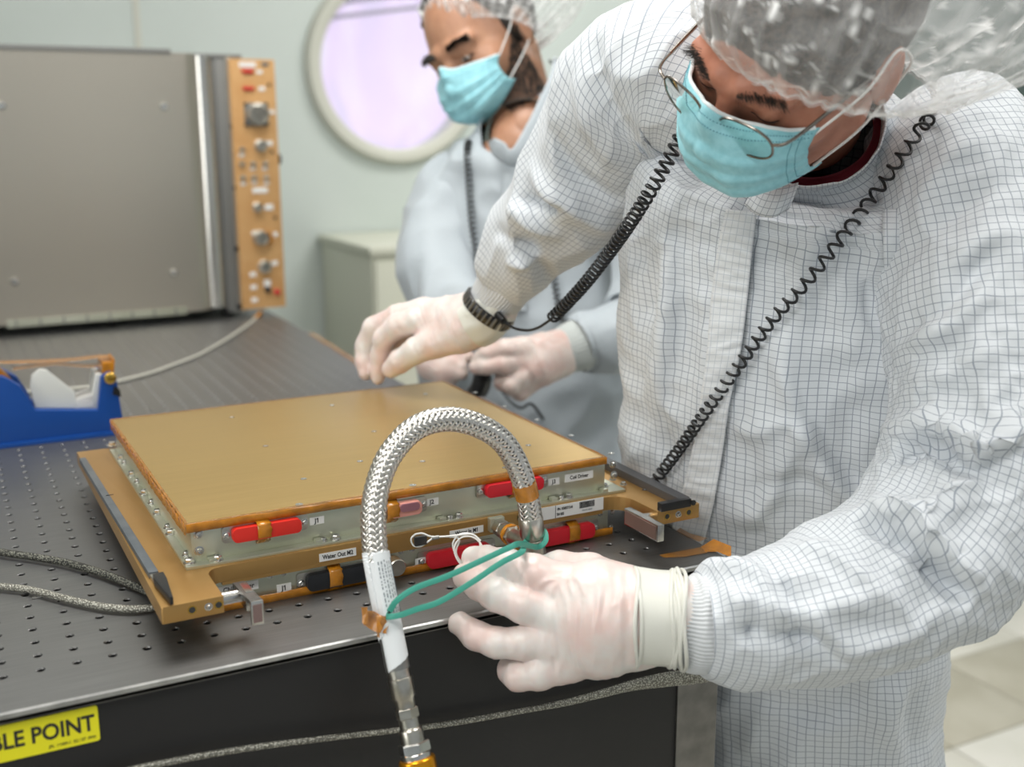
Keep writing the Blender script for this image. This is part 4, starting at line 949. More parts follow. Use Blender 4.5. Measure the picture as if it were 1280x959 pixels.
# curled piece of amber tape on the table corner, and torn pieces along the right edge
def tape_piece(name, pts, lab, m, h=0.):
    V = []; n = len(pts)//2
    for k, (u, v, z) in enumerate(pts): V.append(PZ(u, v, z) if z < .5 else D(u, v, z))
    F = [(i, i+1, n+i+1, n+i) for i in range(n-1)]; o = me_obj(name, V, F, m, smooth=False); s = o.modifiers.new('t', 'SOLIDIFY'); s.thickness = .0002
    if lab: tag(o, lab, 'tape')
    return o
ts = thing('tape_scrap', 'curled scrap of amber tape at the right front corner of the table', 'tape', tuple(PZ(880, 690, 0)))
o = tape_piece('flat_end', [(824, 694, .0006), (850, 689, .0006), (878, 684, .0008), (830, 697, .0006), (856, 696, .0006), (884, 691, .0008)], None, M['kapton_thin']); fix_parent(o, ts)
o = tape_piece('curled_end', [(876, 684, .0008), (892, 674, .006), (914, 683, .006), (882, 690, .0008), (897, 690, .0012), (914, 697, .0012)], None, M['kapton']); fix_parent(o, ts)
tape_piece('tape_scrap', [(850, 660, .0005), (862, 667, .0005), (884, 673, .0005), (846, 664, .0005), (858, 671, .0005), (874, 677, .0005)], 'thin worn amber tape scrap behind the curled scrap at the table corner', M['kapton_thin'])
for i, (u, v) in enumerate(((398, 419), (416, 430), (436, 443))):
    tape_piece('tape_scrap', [(u-8, v-4, .0006), (u+4, v+3, .0006), (u+12, v+9, .0006), (u-12, v-1, .0006), (u, v+6, .0006), (u+6, v+11, .0006)], ('far', 'middle', 'near')[i]+' one of three amber tape scraps on the right table edge', M['kapton_thin'])

# ================================================================== people
def garment(name, V, uv, m, parent, folds=(), nz=None, label=None):
    """V (n, m, 3) ring grid; folds pressed in, seam kept closed"""
    n, mm = V.shape[:2]; W, F, U = loft_mesh(V, uv)
    def close(W): G = W.reshape(n, mm+1, 3); a = (G[:, 0]+G[:, -1])/2; G[:, 0] = a; G[:, -1] = a; return G.reshape(-1, 3)
    if nz is not None:
        N = vnormals(W, F); Ng = N.reshape(n, mm+1, 3); Ng[:, 0] = Ng[:, -1] = nv = Ng[:, 0]+Ng[:, -1]; N = Ng.reshape(-1, 3); N /= np.linalg.norm(N, axis=1)[:, None]+1e-9
        W = W+N*nz(W, U)[:, None]; W = close(W)
    if folds: W = close(add_folds(W, F, folds))
    o = me_obj(name, W, F, m, parent, True, U)
    if label: o['label'] = label
    return o, W, F
def ring_rows(rows, S):
    out = []
    for r in rows:
        u, v, d, a, b = r[:5]; s = r[5] if len(r) > 5 else S
        out.append([*D(u, v, d), a, b, *s])
    return np.array(out)
def wrinkle(amp, along, across, seed=0., lo=0., hi=1., ax=1, diag=0.):
    """ridged cloth wrinkles: scales in 1/m along and across the tube, optional slant"""
    def f(W, U):
        x, y = U[:, 0], U[:, 1]; a = x*math.cos(diag)+y*math.sin(diag); b = -x*math.sin(diag)+y*math.cos(diag)
        # the pattern lives in space near the cloth so the tube closes on itself
        P = np.stack([W[:, 0]*across+seed, W[:, 1]*across, W[:, 2]*across+y*(along-across)*.7], 1)
        q = ridge(P, 2)-.75; return amp*q
    return f

# ---- heads: one implicit surface in the head's own axes (x = his left, y = forward, z = up), eyes at z = 0
def head_fn(neck_to, brow=1.):
    nt = np.asarray(neck_to, float)
    def f(P):
        d = ell(P, (0, -.014, .026), (.0755, .098, .088))
        d = smin(d, ell(P, (0, .028, -.035), (.0595, .060, .078)), .035)
        for s in (-1, 1):
            d = smin(d, seg(P, (s*.048, .002, -.062), (s*.012, .066, -.100), .019, .017), .022)
            d = smin(d, ell(P, (s*.044, .056, -.028), (.022, .022, .020)), .02)
            d = smin(d, seg(P, (s*.012, .0865, .0185), (s*.046, .074, .0175), .0095, .008), .012)
        d = smin(d, ell(P, (0, .070, -.102), (.018, .016, .014)), .015)
        for s in (-1, 1): d = -smin(-d, ell(P, (s*.031, .1015, -.003), (.0175, .017, .0125)), .010)
        for s in (-1, 1): d = smin(d, ell(P, (s*.031, .0735, -.001), (.0138, .0135, .0128)), .003)
        for s in (-1, 1): d = smin(d, seg(P, (s*.020, .0865, .0075), (s*.041, .0800, .0070), .0042, .0038), .005)
        d = smin(d, seg(P, (0, .088, .008), (0, .110, -.032), .0072, .0105), .010)
        d = smin(d, ell(P, (0, .1135, -.036), (.0105, .010, .009)), .006)
        for s in (-1, 1): d = smin(d, ell(P, (s*.013, .101, -.040), (.0075, .0095, .0075)), .005)
        d = smin(d, ell(P, (0, .092, -.066), (.024, .009, .0050)), .006); d = smin(d, ell(P, (0, .090, -.075), (.020, .010, .0055)), .005)
        for s in (-1, 1):
            e = ell(P, (s*.0775, -.012, -.006), (.0085, .019, .031)); e = -smin(-e, ell(P, (s*.088, -.008, -.004), (.0085, .011, .019)), .004); d = smin(d, e, .006)
            d = smin(d, ell(P, (s*.0765, -.010, -.031), (.0065, .009, .010)), .004)
        d = smin(d, seg(P, (0, -.035, -.055), nt, .050, .050), .03)
        return d
    return f
def head_frame(fr, Xr):
    """axes given in camera-relative components (right, up, towards the viewer)"""
    to = lambda c: CR*c[0]+CU*c[1]-CF*c[2]
    f = nrm(to(fr)); X = to(Xr); X = -nrm(X-f*(X@f)); u = np.cross(X, f); return np.stack([X, f, u], 1)
class Head:
    def __init__(s, c, A, k=1.): s.c = np.asarray(c, float); s.A = A; s.k = k
    def w(s, P): return s.c+np.asarray(P, float)@s.A.T*s.k
    def loc(s, P): return (np.asarray(P, float)-s.c)@s.A/s.k
def hair_strands(name, roots, dirs, length, r, m, parent, n=4, curl=.0):
    V = []; F = []; c = 0
    for p, d in zip(roots, dirs):
        d = nrm(d); a = nrm(np.cross(d, CF+.01)); b = np.cross(d, a)
        for k in range(3):
            t = k/2; q = p+d*length*t; rr = r*(1-t*.9)
            for j in range(3): an = 2*PI*j/3; V.append(q+a*math.cos(an)*rr+b*math.sin(an)*rr)
        for k in range(2):
            for j in range(3): F.append((c+k*3+j, c+k*3+(j+1) % 3, c+(k+1)*3+(j+1) % 3, c+(k+1)*3+j))
        c += 9
    o = me_obj(name, V, F, m, parent); o['kind'] = 'stuff'; return o

def make_head(person, H, skin, hairm, neck, res=.0024, capspec=None, spectacles=False, brows=.0012, brow_n=260):
    fn = head_fn(neck); V, F = nets(fn, (-.105, -.135, -.30), (.105, .135, .13), res)
    # even out, then fine skin relief
    N = vnormals(V, F); V = V+N*(fbm(V*160, 2)*.00025)[:, None]
    return V, F, fn
def mask_part(person, H, fn, dz=0.):
    """pleated mask: rows from the nose bridge to under the chin, wrapped round the face"""
    nr, nc = 44, 60; V = np.zeros((nr, nc, 3))
    for i in range(nr):
        t = i/(nr-1)
        for j in range(nc):
            s = -1+2*j/(nc-1); a = abs(s)
            z = -.008-.018*a**1.3*(1-t)-(.096-.034*a**1.5)*t+dz*(1-t)
            half = .0745-.006*t
            # tented profile: peak over the nose, then straight down to below the chin
            yc = np.interp(t, [0, .10, .30, .55, .8, .93, 1], [.1035, .114, .1215, .120, .111, .094, .078])
            th = s*1.10
            x = half*math.sin(th)*(1+.02*math.sin(PI*t)); y = -.002+.006*t+(yc+.002)*(math.cos(th)**.72 if math.cos(th) > 0 else 0)
            if a > .9: y -= .0
            y = min(y, yc)
            # nose ridge at the top edge
            y += .010*math.exp(-(s/.16)**2)*math.exp(-(t/.22)**2)
            z += .012*math.exp(-(s/.13)**2)*(1-t)**6
            pl = 0
            for c in (.30, .50, .70): pl += .0032*(1/(1+math.exp(-(t-c)*90)))-.0032*t*.333*3/3*1.0
            V[i, j] = (x*(1+pl/.07*.5), y+pl*(1-a**3)-.0008*math.sin(9*s+4*t), z)
    Vl = V.reshape(-1, 3)
    d = fn(Vl); g = np.zeros_like(Vl)
    for k in range(3):
        e = np.zeros(3); e[k] = .0015; g[:, k] = fn(Vl+e)-fn(Vl-e)
    g /= np.linalg.norm(g, axis=1)[:, None]+1e-9
    push = np.maximum(.0028-d, 0); Vl = Vl+g*push[:, None]
    Vl = Vl+g*(fbm(Vl*45, 2)*.0011)[:, None]
    V = Vl.reshape(nr, nc, 3); W = H.w(Vl)
    o = me_obj('face_mask', W, grid_faces(nr, nc, False), M['maskblue'], person); sd = o.modifiers.new('t', 'SOLIDIFY'); sd.thickness = .0011; sd.offset = 1
    def edge_tube(P, r, name, m): MB().tube(H.w(P), r, 8).build(name, m, o)
    edge_tube(V[0, 1:-1], .0016, 'mask_edge', M['maskwhite'])
    edge_tube(V[2:-1, 1], .0013, 'mask_edge', M['maskblue']); edge_tube(V[2:-1, -2], .0013, 'mask_edge', M['maskblue'])
    # stitched dots along the top and the side
    st = MB()
    def dots(P, off):
        W_ = H.w(P+off)
        for k in range(0, len(P)-1):
            a, b = W_[k], W_[k]+(W_[k+1]-W_[k])*.5; st.tube([a, b], .00035, 3)
    def outw(P): 
        c = np.array([0, .02, -.05]); q = P-c; return q/np.linalg.norm(q, axis=1)[:, None]*.0016
    for r_ in (2, 4): P = spline(V[r_, 1:-1], 70); dots(P, outw(P))
    for c_ in (3, 5, nc-4, nc-6): P = spline(V[3:-3, c_], 44); dots(P, outw(P))
    st.build('stitching', M['stitch'], o)
    # ear loops
    for s, j in ((-1, 0), (1, nc-1)):
        a, b = V[3, j], V[-6, j]; ear1 = (s*.0845, -.012, .022); ear2 = (s*.087, -.030, -.002); ear3 = (s*.082, -.022, -.024)
        P = spline([a, a*.45+np.array(ear1)*.55+(s*.006, 0, 0), ear1, ear2, ear3, b*.5+np.array(ear3)*.5+(s*.006, 0, 0), b], 40)
        MB().tube(H.w(P), .0012, 6).build('ear_loop', M['elastic'], o)
    return o, V
def cap_part(person, H, spec, m, seed, name='bouffant_cap', shrink=.10):
    """spec: centre, radii, opening normal and height (all in head axes); wrinkled thin shell gathered in an elastic edge"""
    c, r, on_, oh, sag = spec; nu, nv = 190, 130; on_ = nrm(on_); a = nrm(np.cross(on_, (1, 0, 0) if abs(on_[0]) < .9 else (0, 1, 0))); b = np.cross(on_, a)
    th = np.arange(nu)*2*PI/nu; ph = np.linspace(0.02, 1, nv); T, Pp = np.meshgrid(th, ph, indexing='ij')
    pm = math.pi*.5+math.asin(oh); el = Pp*pm
    dr = np.cos(el)[..., None]*on_+np.sin(el)[..., None]*(np.cos(T)[..., None]*a+np.sin(T)[..., None]*b)
    # gather near the edge
    base = np.asarray(c)+dr*np.asarray(r)
    base = base+np.asarray(sag)*(np.clip(np.sin(Pp*PI), 0, 1)**1.2)[..., None]*np.clip(dr@nrm(sag), 0, 1)[..., None]
    edge = Pp**5
    q = dr*2.3+seed
    warp = q+.35*np.stack([noise3(q*1.3), noise3(q*1.3+9), noise3(q*1.3+17)], -1)
    r1 = ridge(warp*np.array([1.15, 1.15, 1.15]), 2); 
    gath = np.sin(T*34+2.5*noise3(np.stack([np.cos(T)*3, np.sin(T)*3, Pp*2+seed], -1)))*.0028*np.clip((Pp-.35)/.65, 0, 1)**1.4
    pl = ridge(np.stack([np.cos(T)*4.5+seed+.5*noise3(q*2), np.sin(T)*4.5, Pp*1.3], -1), 2)
    wr = .0065*(np.clip(r1-.55, 0, 1))+.0040*np.clip(pl-.7, 0, 1)*np.clip(Pp*1.5, 0, 1)+.0022*fbm(dr*7+seed, 2)
    V = base+dr*(wr*(1-edge*.7)+gath)[..., None]
    V = np.asarray(c)+(V-np.asarray(c))*(1-shrink*np.clip((Pp-.72)/.28, 0, 1)**2)[..., None]
    fold = np.clip((r1-1.22)*6.0, 0, 1)*.8+np.clip((pl-1.20)*6.0, 0, 1)*.9+np.clip((Pp-.95)*16, 0, 1)*.6+.15*np.clip((Pp-.7)/.3, 0, 1)+.6*np.clip((ridge(np.stack([dr[..., 0]*4.2+dr[..., 2]*1.5+seed, dr[..., 1]*1.4-dr[..., 2]*2.4, dr[..., 2]*1.0+.4*noise3(q*2)], -1), 1)-.93)*14, 0, 1)+.4*np.clip(np.sin(T*34+2.5*noise3(np.stack([np.cos(T)*3, np.sin(T)*3, Pp*2+seed], -1)))-.45, 0, 1)*np.clip(Pp*1.6-.6, 0, 1)
    F = np.stack([np.arange(nu*nv).reshape(nu, nv)[:, :-1], np.roll(np.arange(nu*nv).reshape(nu, nv), -1, 0)[:, :-1], np.roll(np.arange(nu*nv).reshape(nu, nv), -1, 0)[:, 1:], np.arange(nu*nv).reshape(nu, nv)[:, 1:]], -1).reshape(-1, 4)
    top = V[:, 0].mean(0); W = np.vstack([V.reshape(-1, 3), [top]]); Fl = [tuple(f) for f in F]; 
    Fl += [(i*nv, ((i+1) % nu)*nv, nu*nv) for i in range(nu)]
    o = me_obj(name, H.w(W), Fl, m, person, attr=np.r_[np.clip(fold, 0, 1).ravel(), 0])
    E = H.w(np.vstack([V[:, -1], V[:1, -1]])); MB().tube(E, .0022, 6).build('elastic_edge', m, o)
    return o, V
def hair_shell(person, H, m, line, name='hair', rr=(.082, .104, .096), low=-.045):
    V, F = nets(lambda P: np.maximum(np.maximum(ell(P, (0, -.018, .028), rr), -(ell(P, (0, -.014, .026), (.070, .092, .083)))), np.maximum((P[..., 1]-line)*.9-(.0*P[..., 2])-(P[..., 2]-.06)*.25, low-P[..., 2])), (-.12, -.14, -.1), (.12, .13, .14), .004)
    N = vnormals(V, F); V = V+N*(fbm(V*np.array([60, 25, 60]), 3)*.0022)[:, None]; return me_obj(name, H.w(V), F, m, person)
def trunk_join(Vh, Fh, rings, n=26, m=20):
    V, uv, L, P, T = loft(rings, n, m); W = V.reshape(-1, 3); Fg = grid_faces(n, m); return np.vstack([Vh, W]), [tuple(f) for f in Fh]+[tuple(int(i)+len(Vh) for i in f) for f in Fg]+[tuple(len(Vh)+k for k in range(m))[::-1], tuple(len(Vh)+(n-1)*m+k for k in range(m))]
def glove(name, segs, parent, h=.0016, m=None, k=.006, npalm=5, folds=(), wr=.0007, label=None):
    """segs: list of chains; each chain a list of (u, v, d, r): tapered limbs melted together"""
    chains = [[(D(*p[:3]), p[3]) for p in ch] for ch in segs]
    allp = np.array([p for ch in chains for p, r in ch]); R_ = max(r for ch in chains for p, r in ch); lo = allp.min(0)-R_-.006; hi = allp.max(0)+R_+.006
    def f(P):
        palm = fing = None
        for ci, ch in enumerate(chains):
            c = None
            for (a, ra), (b, rb) in zip(ch[:-1], ch[1:]):
                s = seg(P, a, b, ra, rb); c = s if c is None else smin(c, s, .004)
            if ci < npalm: palm = c if palm is None else smin(palm, c, .013)
            else: fing = c if fing is None else smin(fing, c, .0012)
        return smin(palm, fing, k)
    V, F = nets(f, lo, hi, h); N = vnormals(V, F)
    A_ = chains[0][0][0]; ax = nrm(chains[0][-1][0]-A_); L_ = (V-A_)@ax      # creases run round the hand, across its length
    w_ = ridge(np.stack([L_*95, (V[:, 2])*16, (V[:, 1])*16], 1)+.5*noise3(V*30)[:, None], 2)-.8
    msk = np.clip(.55+.9*noise3(V*26+5), 0, 1)
    V = V+N*(wr*w_*msk+wr*.9*noise3(V*48)+wr*.15*noise3(V*260))[:, None]
    if folds: V = add_folds(V, F, folds)
    o = me_obj(name, V, F, m or M['glove'], parent)
    if label: o['label'] = label
    return o, V, F
def coil(P, r, wire, pitch, m, name, parent, nseg=12, taper=None):
    P = spline(P, 200); L = np.r_[0, np.cumsum(np.linalg.norm(np.diff(P, axis=0), axis=1))]; turns = None
    pit = np.interp(np.linspace(0, 1, 200), *zip(*pitch)) if isinstance(pitch, list) else np.full(200, pitch)
    phase = np.r_[0, np.cumsum(np.diff(L)/((pit[1:]+pit[:-1])/2))]*2*PI; N_ = int(phase[-1]/(2*PI)*nseg); s = np.linspace(0, phase[-1], N_)
    T, N, Bn = frames(P); it = lambda X: np.stack([np.interp(s, phase, X[:, k]) for k in range(3)], 1)
    C = it(P)+it(N)*np.cos(s)[:, None]*r+it(Bn)*np.sin(s)[:, None]*r
    V, F = tube_vf(C, wire, 6); return me_obj(name, V, F, m, parent)

# ---------------------------------------------------------------- the man in spectacles, bending over the table corner
mansp = thing('person', 'person in white checked coat, hair cap, blue mask and spectacles leaning over the gold box', 'person', (.82, .02, FLOOR))
S1 = nrm(D(1240, 190, .96)-D(800, 40, 1.10))
Sl = nrm(arr(.56, -.83, -.02))
trs = [(975, 1250, 1.36, .19, .105, Sl), (968, 1050, 1.285, .185, .096, Sl), (964, 900, 1.23, .180, .096, Sl), (967, 750, 1.195, .178, .098, Sl), (974, 600, 1.163, .174, .104, Sl), (985, 450, 1.125, .176, .118, nrm(Sl+S1)), (998, 320, 1.092, .180, .112, S1), (1006, 250, 1.066, .178, .106, S1), (1010, 212, 1.048, .168, .100, S1), (1011, 188, 1.034, .142, .088, S1), (1010, 172, 1.022, .108, .074, S1), (1008, 163, 1.010, .080, .062, S1), (1007, 157, 1.000, .067, .056, S1)]
V, uv, L_, P_, T_ = loft(ring_rows(trs, Sl), 300, 300, expo=2.1)
wn = wrinkle(.0070, 8, 11, 3.1)
wn2 = lambda W, U: wn(W, U)+.0045*fbm(np.stack([W[:, 0]*15, W[:, 1]*15, W[:, 2]*4], 1), 2)+.0016*(ridge(W*30, 2)-.75)
tf = [([(905, 270), (896, 380), (880, 480), (862, 580), (842, 700)], 0.0059, 0.0126),
      ([(1000, 540), (960, 620), (925, 660)], 0.0102, 0.0108), ([(985, 455), (1010, 520), (1060, 590), (1090, 610)], -0.0102, 0.0081), ([(975, 440), (995, 500), (1045, 570)], 0.0102, 0.0108),
      ([(920, 520), (940, 540), (990, 530), (1040, 600), (1060, 625)], 0.0085, 0.0099), ([(930, 610), (980, 600), (1040, 620)], -0.0085, 0.0099),
      ([(1035, 330), (1060, 430), (1085, 520)], 0.0068, 0.0144), ([(1075, 310), (1095, 420)], -0.0085, 0.0108), ([(810, 230), (830, 380), (822, 560)], 0.0068, 0.0162), ([(855, 300), (850, 420), (835, 560)], -0.0059, 0.0108),
      ([(1040, 700), (1100, 900)], 0.0085, 0.0180), ([(930, 860), (1010, 890), (1110, 850)], -0.0068, 0.0162), ([(1130, 850), (1110, 900), (1120, 950)], 0.0085, 0.0126), ([(960, 880), (930, 950)], 0.0068, 0.0135),
      ([(985, 690), (950, 640), (900, 640)], 0.0068, 0.0108), ([(1000, 300), (1060, 270), (1100, 230)], 0.0051, 0.0108), ([(1010, 400), (1000, 340), (1030, 290)], 0.0051, 0.0090)]
coat1, CV, CFc = garment('coat', V, uv, M['coat'], mansp, tf, wn2)
CT = bvh(CV, CFc)
# left sleeve (nearer the viewer), across the table corner
def sleeve_rows(rows, S):
    R_ = []
    for u, v, d, r in rows: R_.append([*D(u, v, d), r, r, *S])
    return np.array(R_)
backS = CF
lsl = [(1160, 150, 1.02, .060), (1190, 200, 1.0, .078), (1214, 290, .975, .084), (1226, 400, .955, .084), (1228, 520, .94, .080), (1205, 625, .925, .078), (1150, 700, .91, .075), (1075, 742, .90, .068), (1000, 762, .89, .060), (930, 774, .884, .053), (893, 778, .880, .0475), (872, 779, .878, .041)]
V, uv, _, Ps, Ts = loft(sleeve_rows(lsl, backS), 380, 240)
Ls = np.r_[0, np.cumsum(np.linalg.norm(np.diff(Ps, axis=0), axis=1))]
wl = wrinkle(.0065, 20, 11, 8.7); wl2 = wrinkle(.0024, 26, 30, 1.7)
def elbow(W, U):
    t = U[:, 1]; e = np.exp(-((t-.50*Ls[-1])/.10)**2); return wl(W, U)*(.8+.7*e)+wl2(W, U)*(.5+e)
lf = [([(1118, 575), (1165, 560), (1215, 590), (1265, 560)], -0.0187, 0.0081), ([(1110, 545), (1170, 530), (1240, 560), (1279, 530)], 0.0136, 0.0126), ([(1135, 420), (1190, 380), (1250, 300)], -0.0102, 0.0090), ([(1118, 450), (1170, 410), (1240, 350)], 0.0102, 0.0108),
      ([(1090, 640), (1150, 645), (1200, 610), (1275, 510)], 0.0170, 0.0126), ([(1085, 655), (1140, 690), (1190, 735), (1215, 740)], -0.0170, 0.0081), ([(1100, 630), (1150, 665), (1205, 710), (1225, 730)], 0.0136, 0.0108), ([(1115, 720), (1150, 680), (1180, 655)], 0.0085, 0.0108),
      ([(870, 750), (930, 752), (990, 765), (1040, 800)], 0.0085, 0.0090), ([(880, 790), (940, 792), (1000, 805), (1040, 820)], -0.0119, 0.0072), ([(870, 730), (905, 712), (950, 722), (970, 760)], 0.0102, 0.0099), ([(960, 715), (985, 745), (1005, 790), (1035, 815)], -0.0102, 0.0072),
      ([(985, 690), (1030, 690), (1075, 720), (1130, 770), (1150, 800)], 0.0085, 0.0099), ([(1000, 770), (1060, 755), (1110, 745)], 0.0068, 0.0090), ([(1035, 818), (1080, 810), (1130, 795), (1180, 760)], 0.0068, 0.0081),
      ([(1150, 250), (1190, 200), (1240, 170)], 0.0068, 0.0108), ([(1130, 330), (1200, 260), (1270, 220)], -0.0068, 0.0108), ([(1125, 480), (1180, 470), (1250, 430)], 0.0085, 0.0108), ([(1185, 330), (1235, 300), (1275, 290)], 0.0068, 0.0099)]
sl1, SV, SF = garment('sleeve', V, uv, M['coat'], mansp, lf, elbow)
# right sleeve reaching away over the box
rsl = [(950, 175, 1.05, .045), (905, 130, 1.055, .066), (868, 104, 1.065, .074), (832, 96, 1.08, .077), (790, 120, 1.11, .080), (757, 172, 1.145, .072), (725, 225, 1.18, .066), (693, 268, 1.21, .060), (663, 305, 1.24, .054), (643, 330, 1.26, .046), (630, 347, 1.275, .036)]
V, uv, _, Ps, Ts = loft(sleeve_rows(rsl, backS), 260, 220)
wr_ = wrinkle(.0048, 26, 13, 5.2)
rf = [([(640, 262), (690, 290), (730, 330)], 0.0170, 0.0108), ([(622, 290), (660, 310), (690, 350)], -0.0136, 0.0090), ([(690, 170), (720, 220), (770, 250)], -0.0136, 0.0099), ([(668, 215), (700, 250), (760, 285)], 0.0136, 0.0117), ([(725, 90), (735, 150), (775, 210)], 0.0102, 0.0126), ([(640, 330), (670, 325), (692, 358)], 0.0153, 0.0072), ([(745, 60), (760, 130), (800, 190)], -0.0102, 0.0108), ([(655, 250), (700, 262), (748, 318)], -0.0119, 0.0072)]
sl2, SV2, SF2 = garment('sleeve', V, uv, M['coat'], mansp, rf, lambda W, U: wr_(W, U)*(.6+.8*np.clip(U[:, 1]/.3, 0, 1)))
# knit cuffs
def cuff(rows, m, parent, ribs=70, name='knit_cuff', amp=.0006):
    R_ = sleeve_rows(rows, backS); V, uv, _, _, _ = loft(R_, 30, ribs*4); an = np.arange(ribs*4)*2*PI/(ribs*4)
    Q = spline(R_, 30)[:, :3]; V = V+(V-Q[:, None])/np.linalg.norm(V-Q[:, None], axis=-1, keepdims=True)*(np.sin(an*ribs)*amp)[None, :, None]
    return me_obj(name, V.reshape(-1, 3), grid_faces(30, ribs*4), m, parent)
cuff([(884, 779, .879, .039), (866, 779, .878, .0385), (850, 777, .877, .0345), (820, 772, .876, .033)], M['knit'], mansp)
cuff([(648, 325, 1.262, .034), (636, 345, 1.27, .0335), (625, 365, 1.28, .031), (612, 383, 1.29, .0275)], M['knit'], mansp, 50)
# placket: the zip cover standing on the front of the coat
def on_coat(u, v, off=.004): 
    p = cast(CT, u, v, off); return p
def surface_ribbon(name, rows, m, parent, T=CT, nacross=9, n=120, off=.0035, ruff=.0, thick=.0012, uvon=True):
    A = []; B_ = []
    for (u0, v0), (u1, v1) in rows:
        a, b = cast(T, u0, v0, off), cast(T, u1, v1, off)
        if a is None or b is None: continue
        A.append(a); B_.append(b)
    A = spline(A, n); B_ = spline(B_, n); V = np.zeros((n, nacross, 3)); uvv = np.zeros((n, nacross, 2)); L = np.r_[0, np.cumsum(np.linalg.norm(np.diff(A, axis=0), axis=1))]
    for j in range(nacross):
        t = j/(nacross-1); V[:, j] = A*(1-t)+B_*t; uvv[:, j, 0] = t*np.linalg.norm(B_-A, axis=1).mean(); uvv[:, j, 1] = L
    F = grid_faces(n, nacross, False); Vl = V.reshape(-1, 3); tow = nrm(CAM-Vl.mean(0))
    bulge = .0016*np.sin(np.linspace(0, PI, nacross))[None, :]+ruff*ridge(np.stack([np.zeros((n, nacross))+np.linspace(0, .9, nacross)[None], L[:, None]*75*np.ones((1, nacross)), np.zeros((n, nacross))], -1), 2)
    Vl = Vl+tow*bulge.reshape(-1, 1)
    o = me_obj(name, Vl, F, m, parent, True, uvv.reshape(-1, 2)); s = o.modifiers.new('t', 'SOLIDIFY'); s.thickness = thick; s.offset = -1; return o
surface_ribbon('placket', [((908, 262), (946, 266)), ((898, 310), (940, 318)), ((890, 370), (934, 376)), ((884, 440), (926, 440)), ((876, 500), (912, 505)), ((866, 560), (904, 560)), ((852, 620), (893, 625)), ((838, 668), (880, 676)), ((830, 700), (868, 704))], M['placket'], mansp, nacross=15, n=220, ruff=.0014, off=.0045)
surface_ribbon('seam', [((1104, 262), (1130, 262)), ((1104, 300), (1128, 300)), ((1106, 345), (1126, 345)), ((1108, 390), (1124, 392))], M['coat'], mansp, nacross=7, n=60, ruff=.0005, off=.003)
# head
H1 = Head(D(1003, 43, .87), head_frame((-.72, -.66, .20), (.64, -.60, .48)), .93)
neck1 = H1.loc(D(1012, 150, 1.02))
Vh, Fh, fn1 = make_head(mansp, H1, None, None, neck1, .0023)
body_rows = [(r[0], r[1], r[2], r[3]*.82, r[4]*.8, r[5]) for r in trs[1:-5]]
Vb, Fb = trunk_join(H1.w(Vh), Fh, ring_rows(body_rows, Sl))
body1 = me_obj('body', Vb, Fb, M['skin1'], mansp)
# maroon shirt at the neck
shw = [(r[0], r[1], r[2], r[3]*.90, r[4]*.88, r[5]) for r in trs[-5:]]+[(1006, 151, .988, .060, .050, S1)]
V, uv, _, _, _ = loft(ring_rows(shw, S1), 50, 60); V = V[30:]; me_obj('shirt', V.reshape(-1, 3), grid_faces(20, 60), M['maroon'], mansp)
# open collar band
def band3(name, top, bot, m, parent, n=90, k=9, ruff=.0008, thick=.0016):
    A = spline([D(*p) for p in top], n); B_ = spline([D(*p) for p in bot], n); V = np.zeros((n, k, 3)); uvv = np.zeros((n, k, 2)); L = np.r_[0, np.cumsum(np.linalg.norm(np.diff(B_, axis=0), axis=1))]
    for j in range(k): t = j/(k-1); V[:, j] = A*(1-t)+B_*t-CF*(.004*math.sin(PI*t)); uvv[:, j, 0] = t*.03; uvv[:, j, 1] = L
    Vl = V.reshape(-1, 3); Vl = Vl-CF*(ruff*fbm(Vl*70, 2))[:, None]
    o = me_obj(name, Vl, grid_faces(n, k, False), m, parent, True, uvv.reshape(-1, 2)); s = o.modifiers.new('t', 'SOLIDIFY'); s.thickness = thick; return o
crw = trs[-5:]+[(1006, 150, .986, .068, .057, S1)]
V, uv, _, Pc, _ = loft(ring_rows(crw, S1), 60, 160, expo=2.1); V = Pc[:, None]+(V-Pc[:, None])*1.03
W_, F_, U_ = loft_mesh(V[26:], uv[26:]); W_ = W_+vnormals(W_, F_)*(fbm(W_*60, 2)*.0012)[:, None]
co = me_obj('collar', W_, F_, M['coat'], mansp, True, U_); sd = co.modifiers.new('t', 'SOLIDIFY'); sd.thickness = .0018
band3('collar_lapel', [(946, 226, .975), (962, 232, .962), (980, 232, .955), (998, 228, .955)], [(930, 256, .985), (945, 268, .972), (966, 272, .962), (986, 262, .960)], M['coat'], mansp, n=40)
# mask, cap, hair, brows, spectacles
mk1, MV1 = mask_part(mansp, H1, fn1, .011)
cap1, _ = cap_part(mansp, H1, ((-.030, -.040, .034), (.132, .150, .120), (.08, -.62, .785), .62, (-.03, -.030, .0)), M['cap'], 4.2, shrink=.17)
hair_shell(mansp, H1, M['hair'], .083)
r7 = np.random.default_rng(7); roots = []; dirs = []
def face_pt(fn, x, z, y0=.13):
    P = np.stack([np.full(200, x), np.linspace(y0, .04, 200), np.full(200, z)], 1); d = fn(P); i = int(np.argmax(d < 0)); return P[i]
def brows(H, fn, m, parent, n, s_len, r):
    roots = []; dirs = []
    for s in (-1, 1):
        for k in range(n):
            t = r7.random(); x = s*(.014+.036*t); z = .0195+.0055*math.sin(t*2.4)-.003*t+r7.normal()*.0016
            p = face_pt(fn, x, z); roots.append(H.w(p+(0, .0003, 0))); dirs.append(H.A@np.array([s*(.6+.4*t), .55+.2*r7.normal(), .35-.7*t+.25*r7.normal()]))
    return hair_strands('eyebrow', roots, dirs, s_len, r, m, parent)
brows(H1, fn1, M['hair2'], mansp, 230, .0085, .00022)
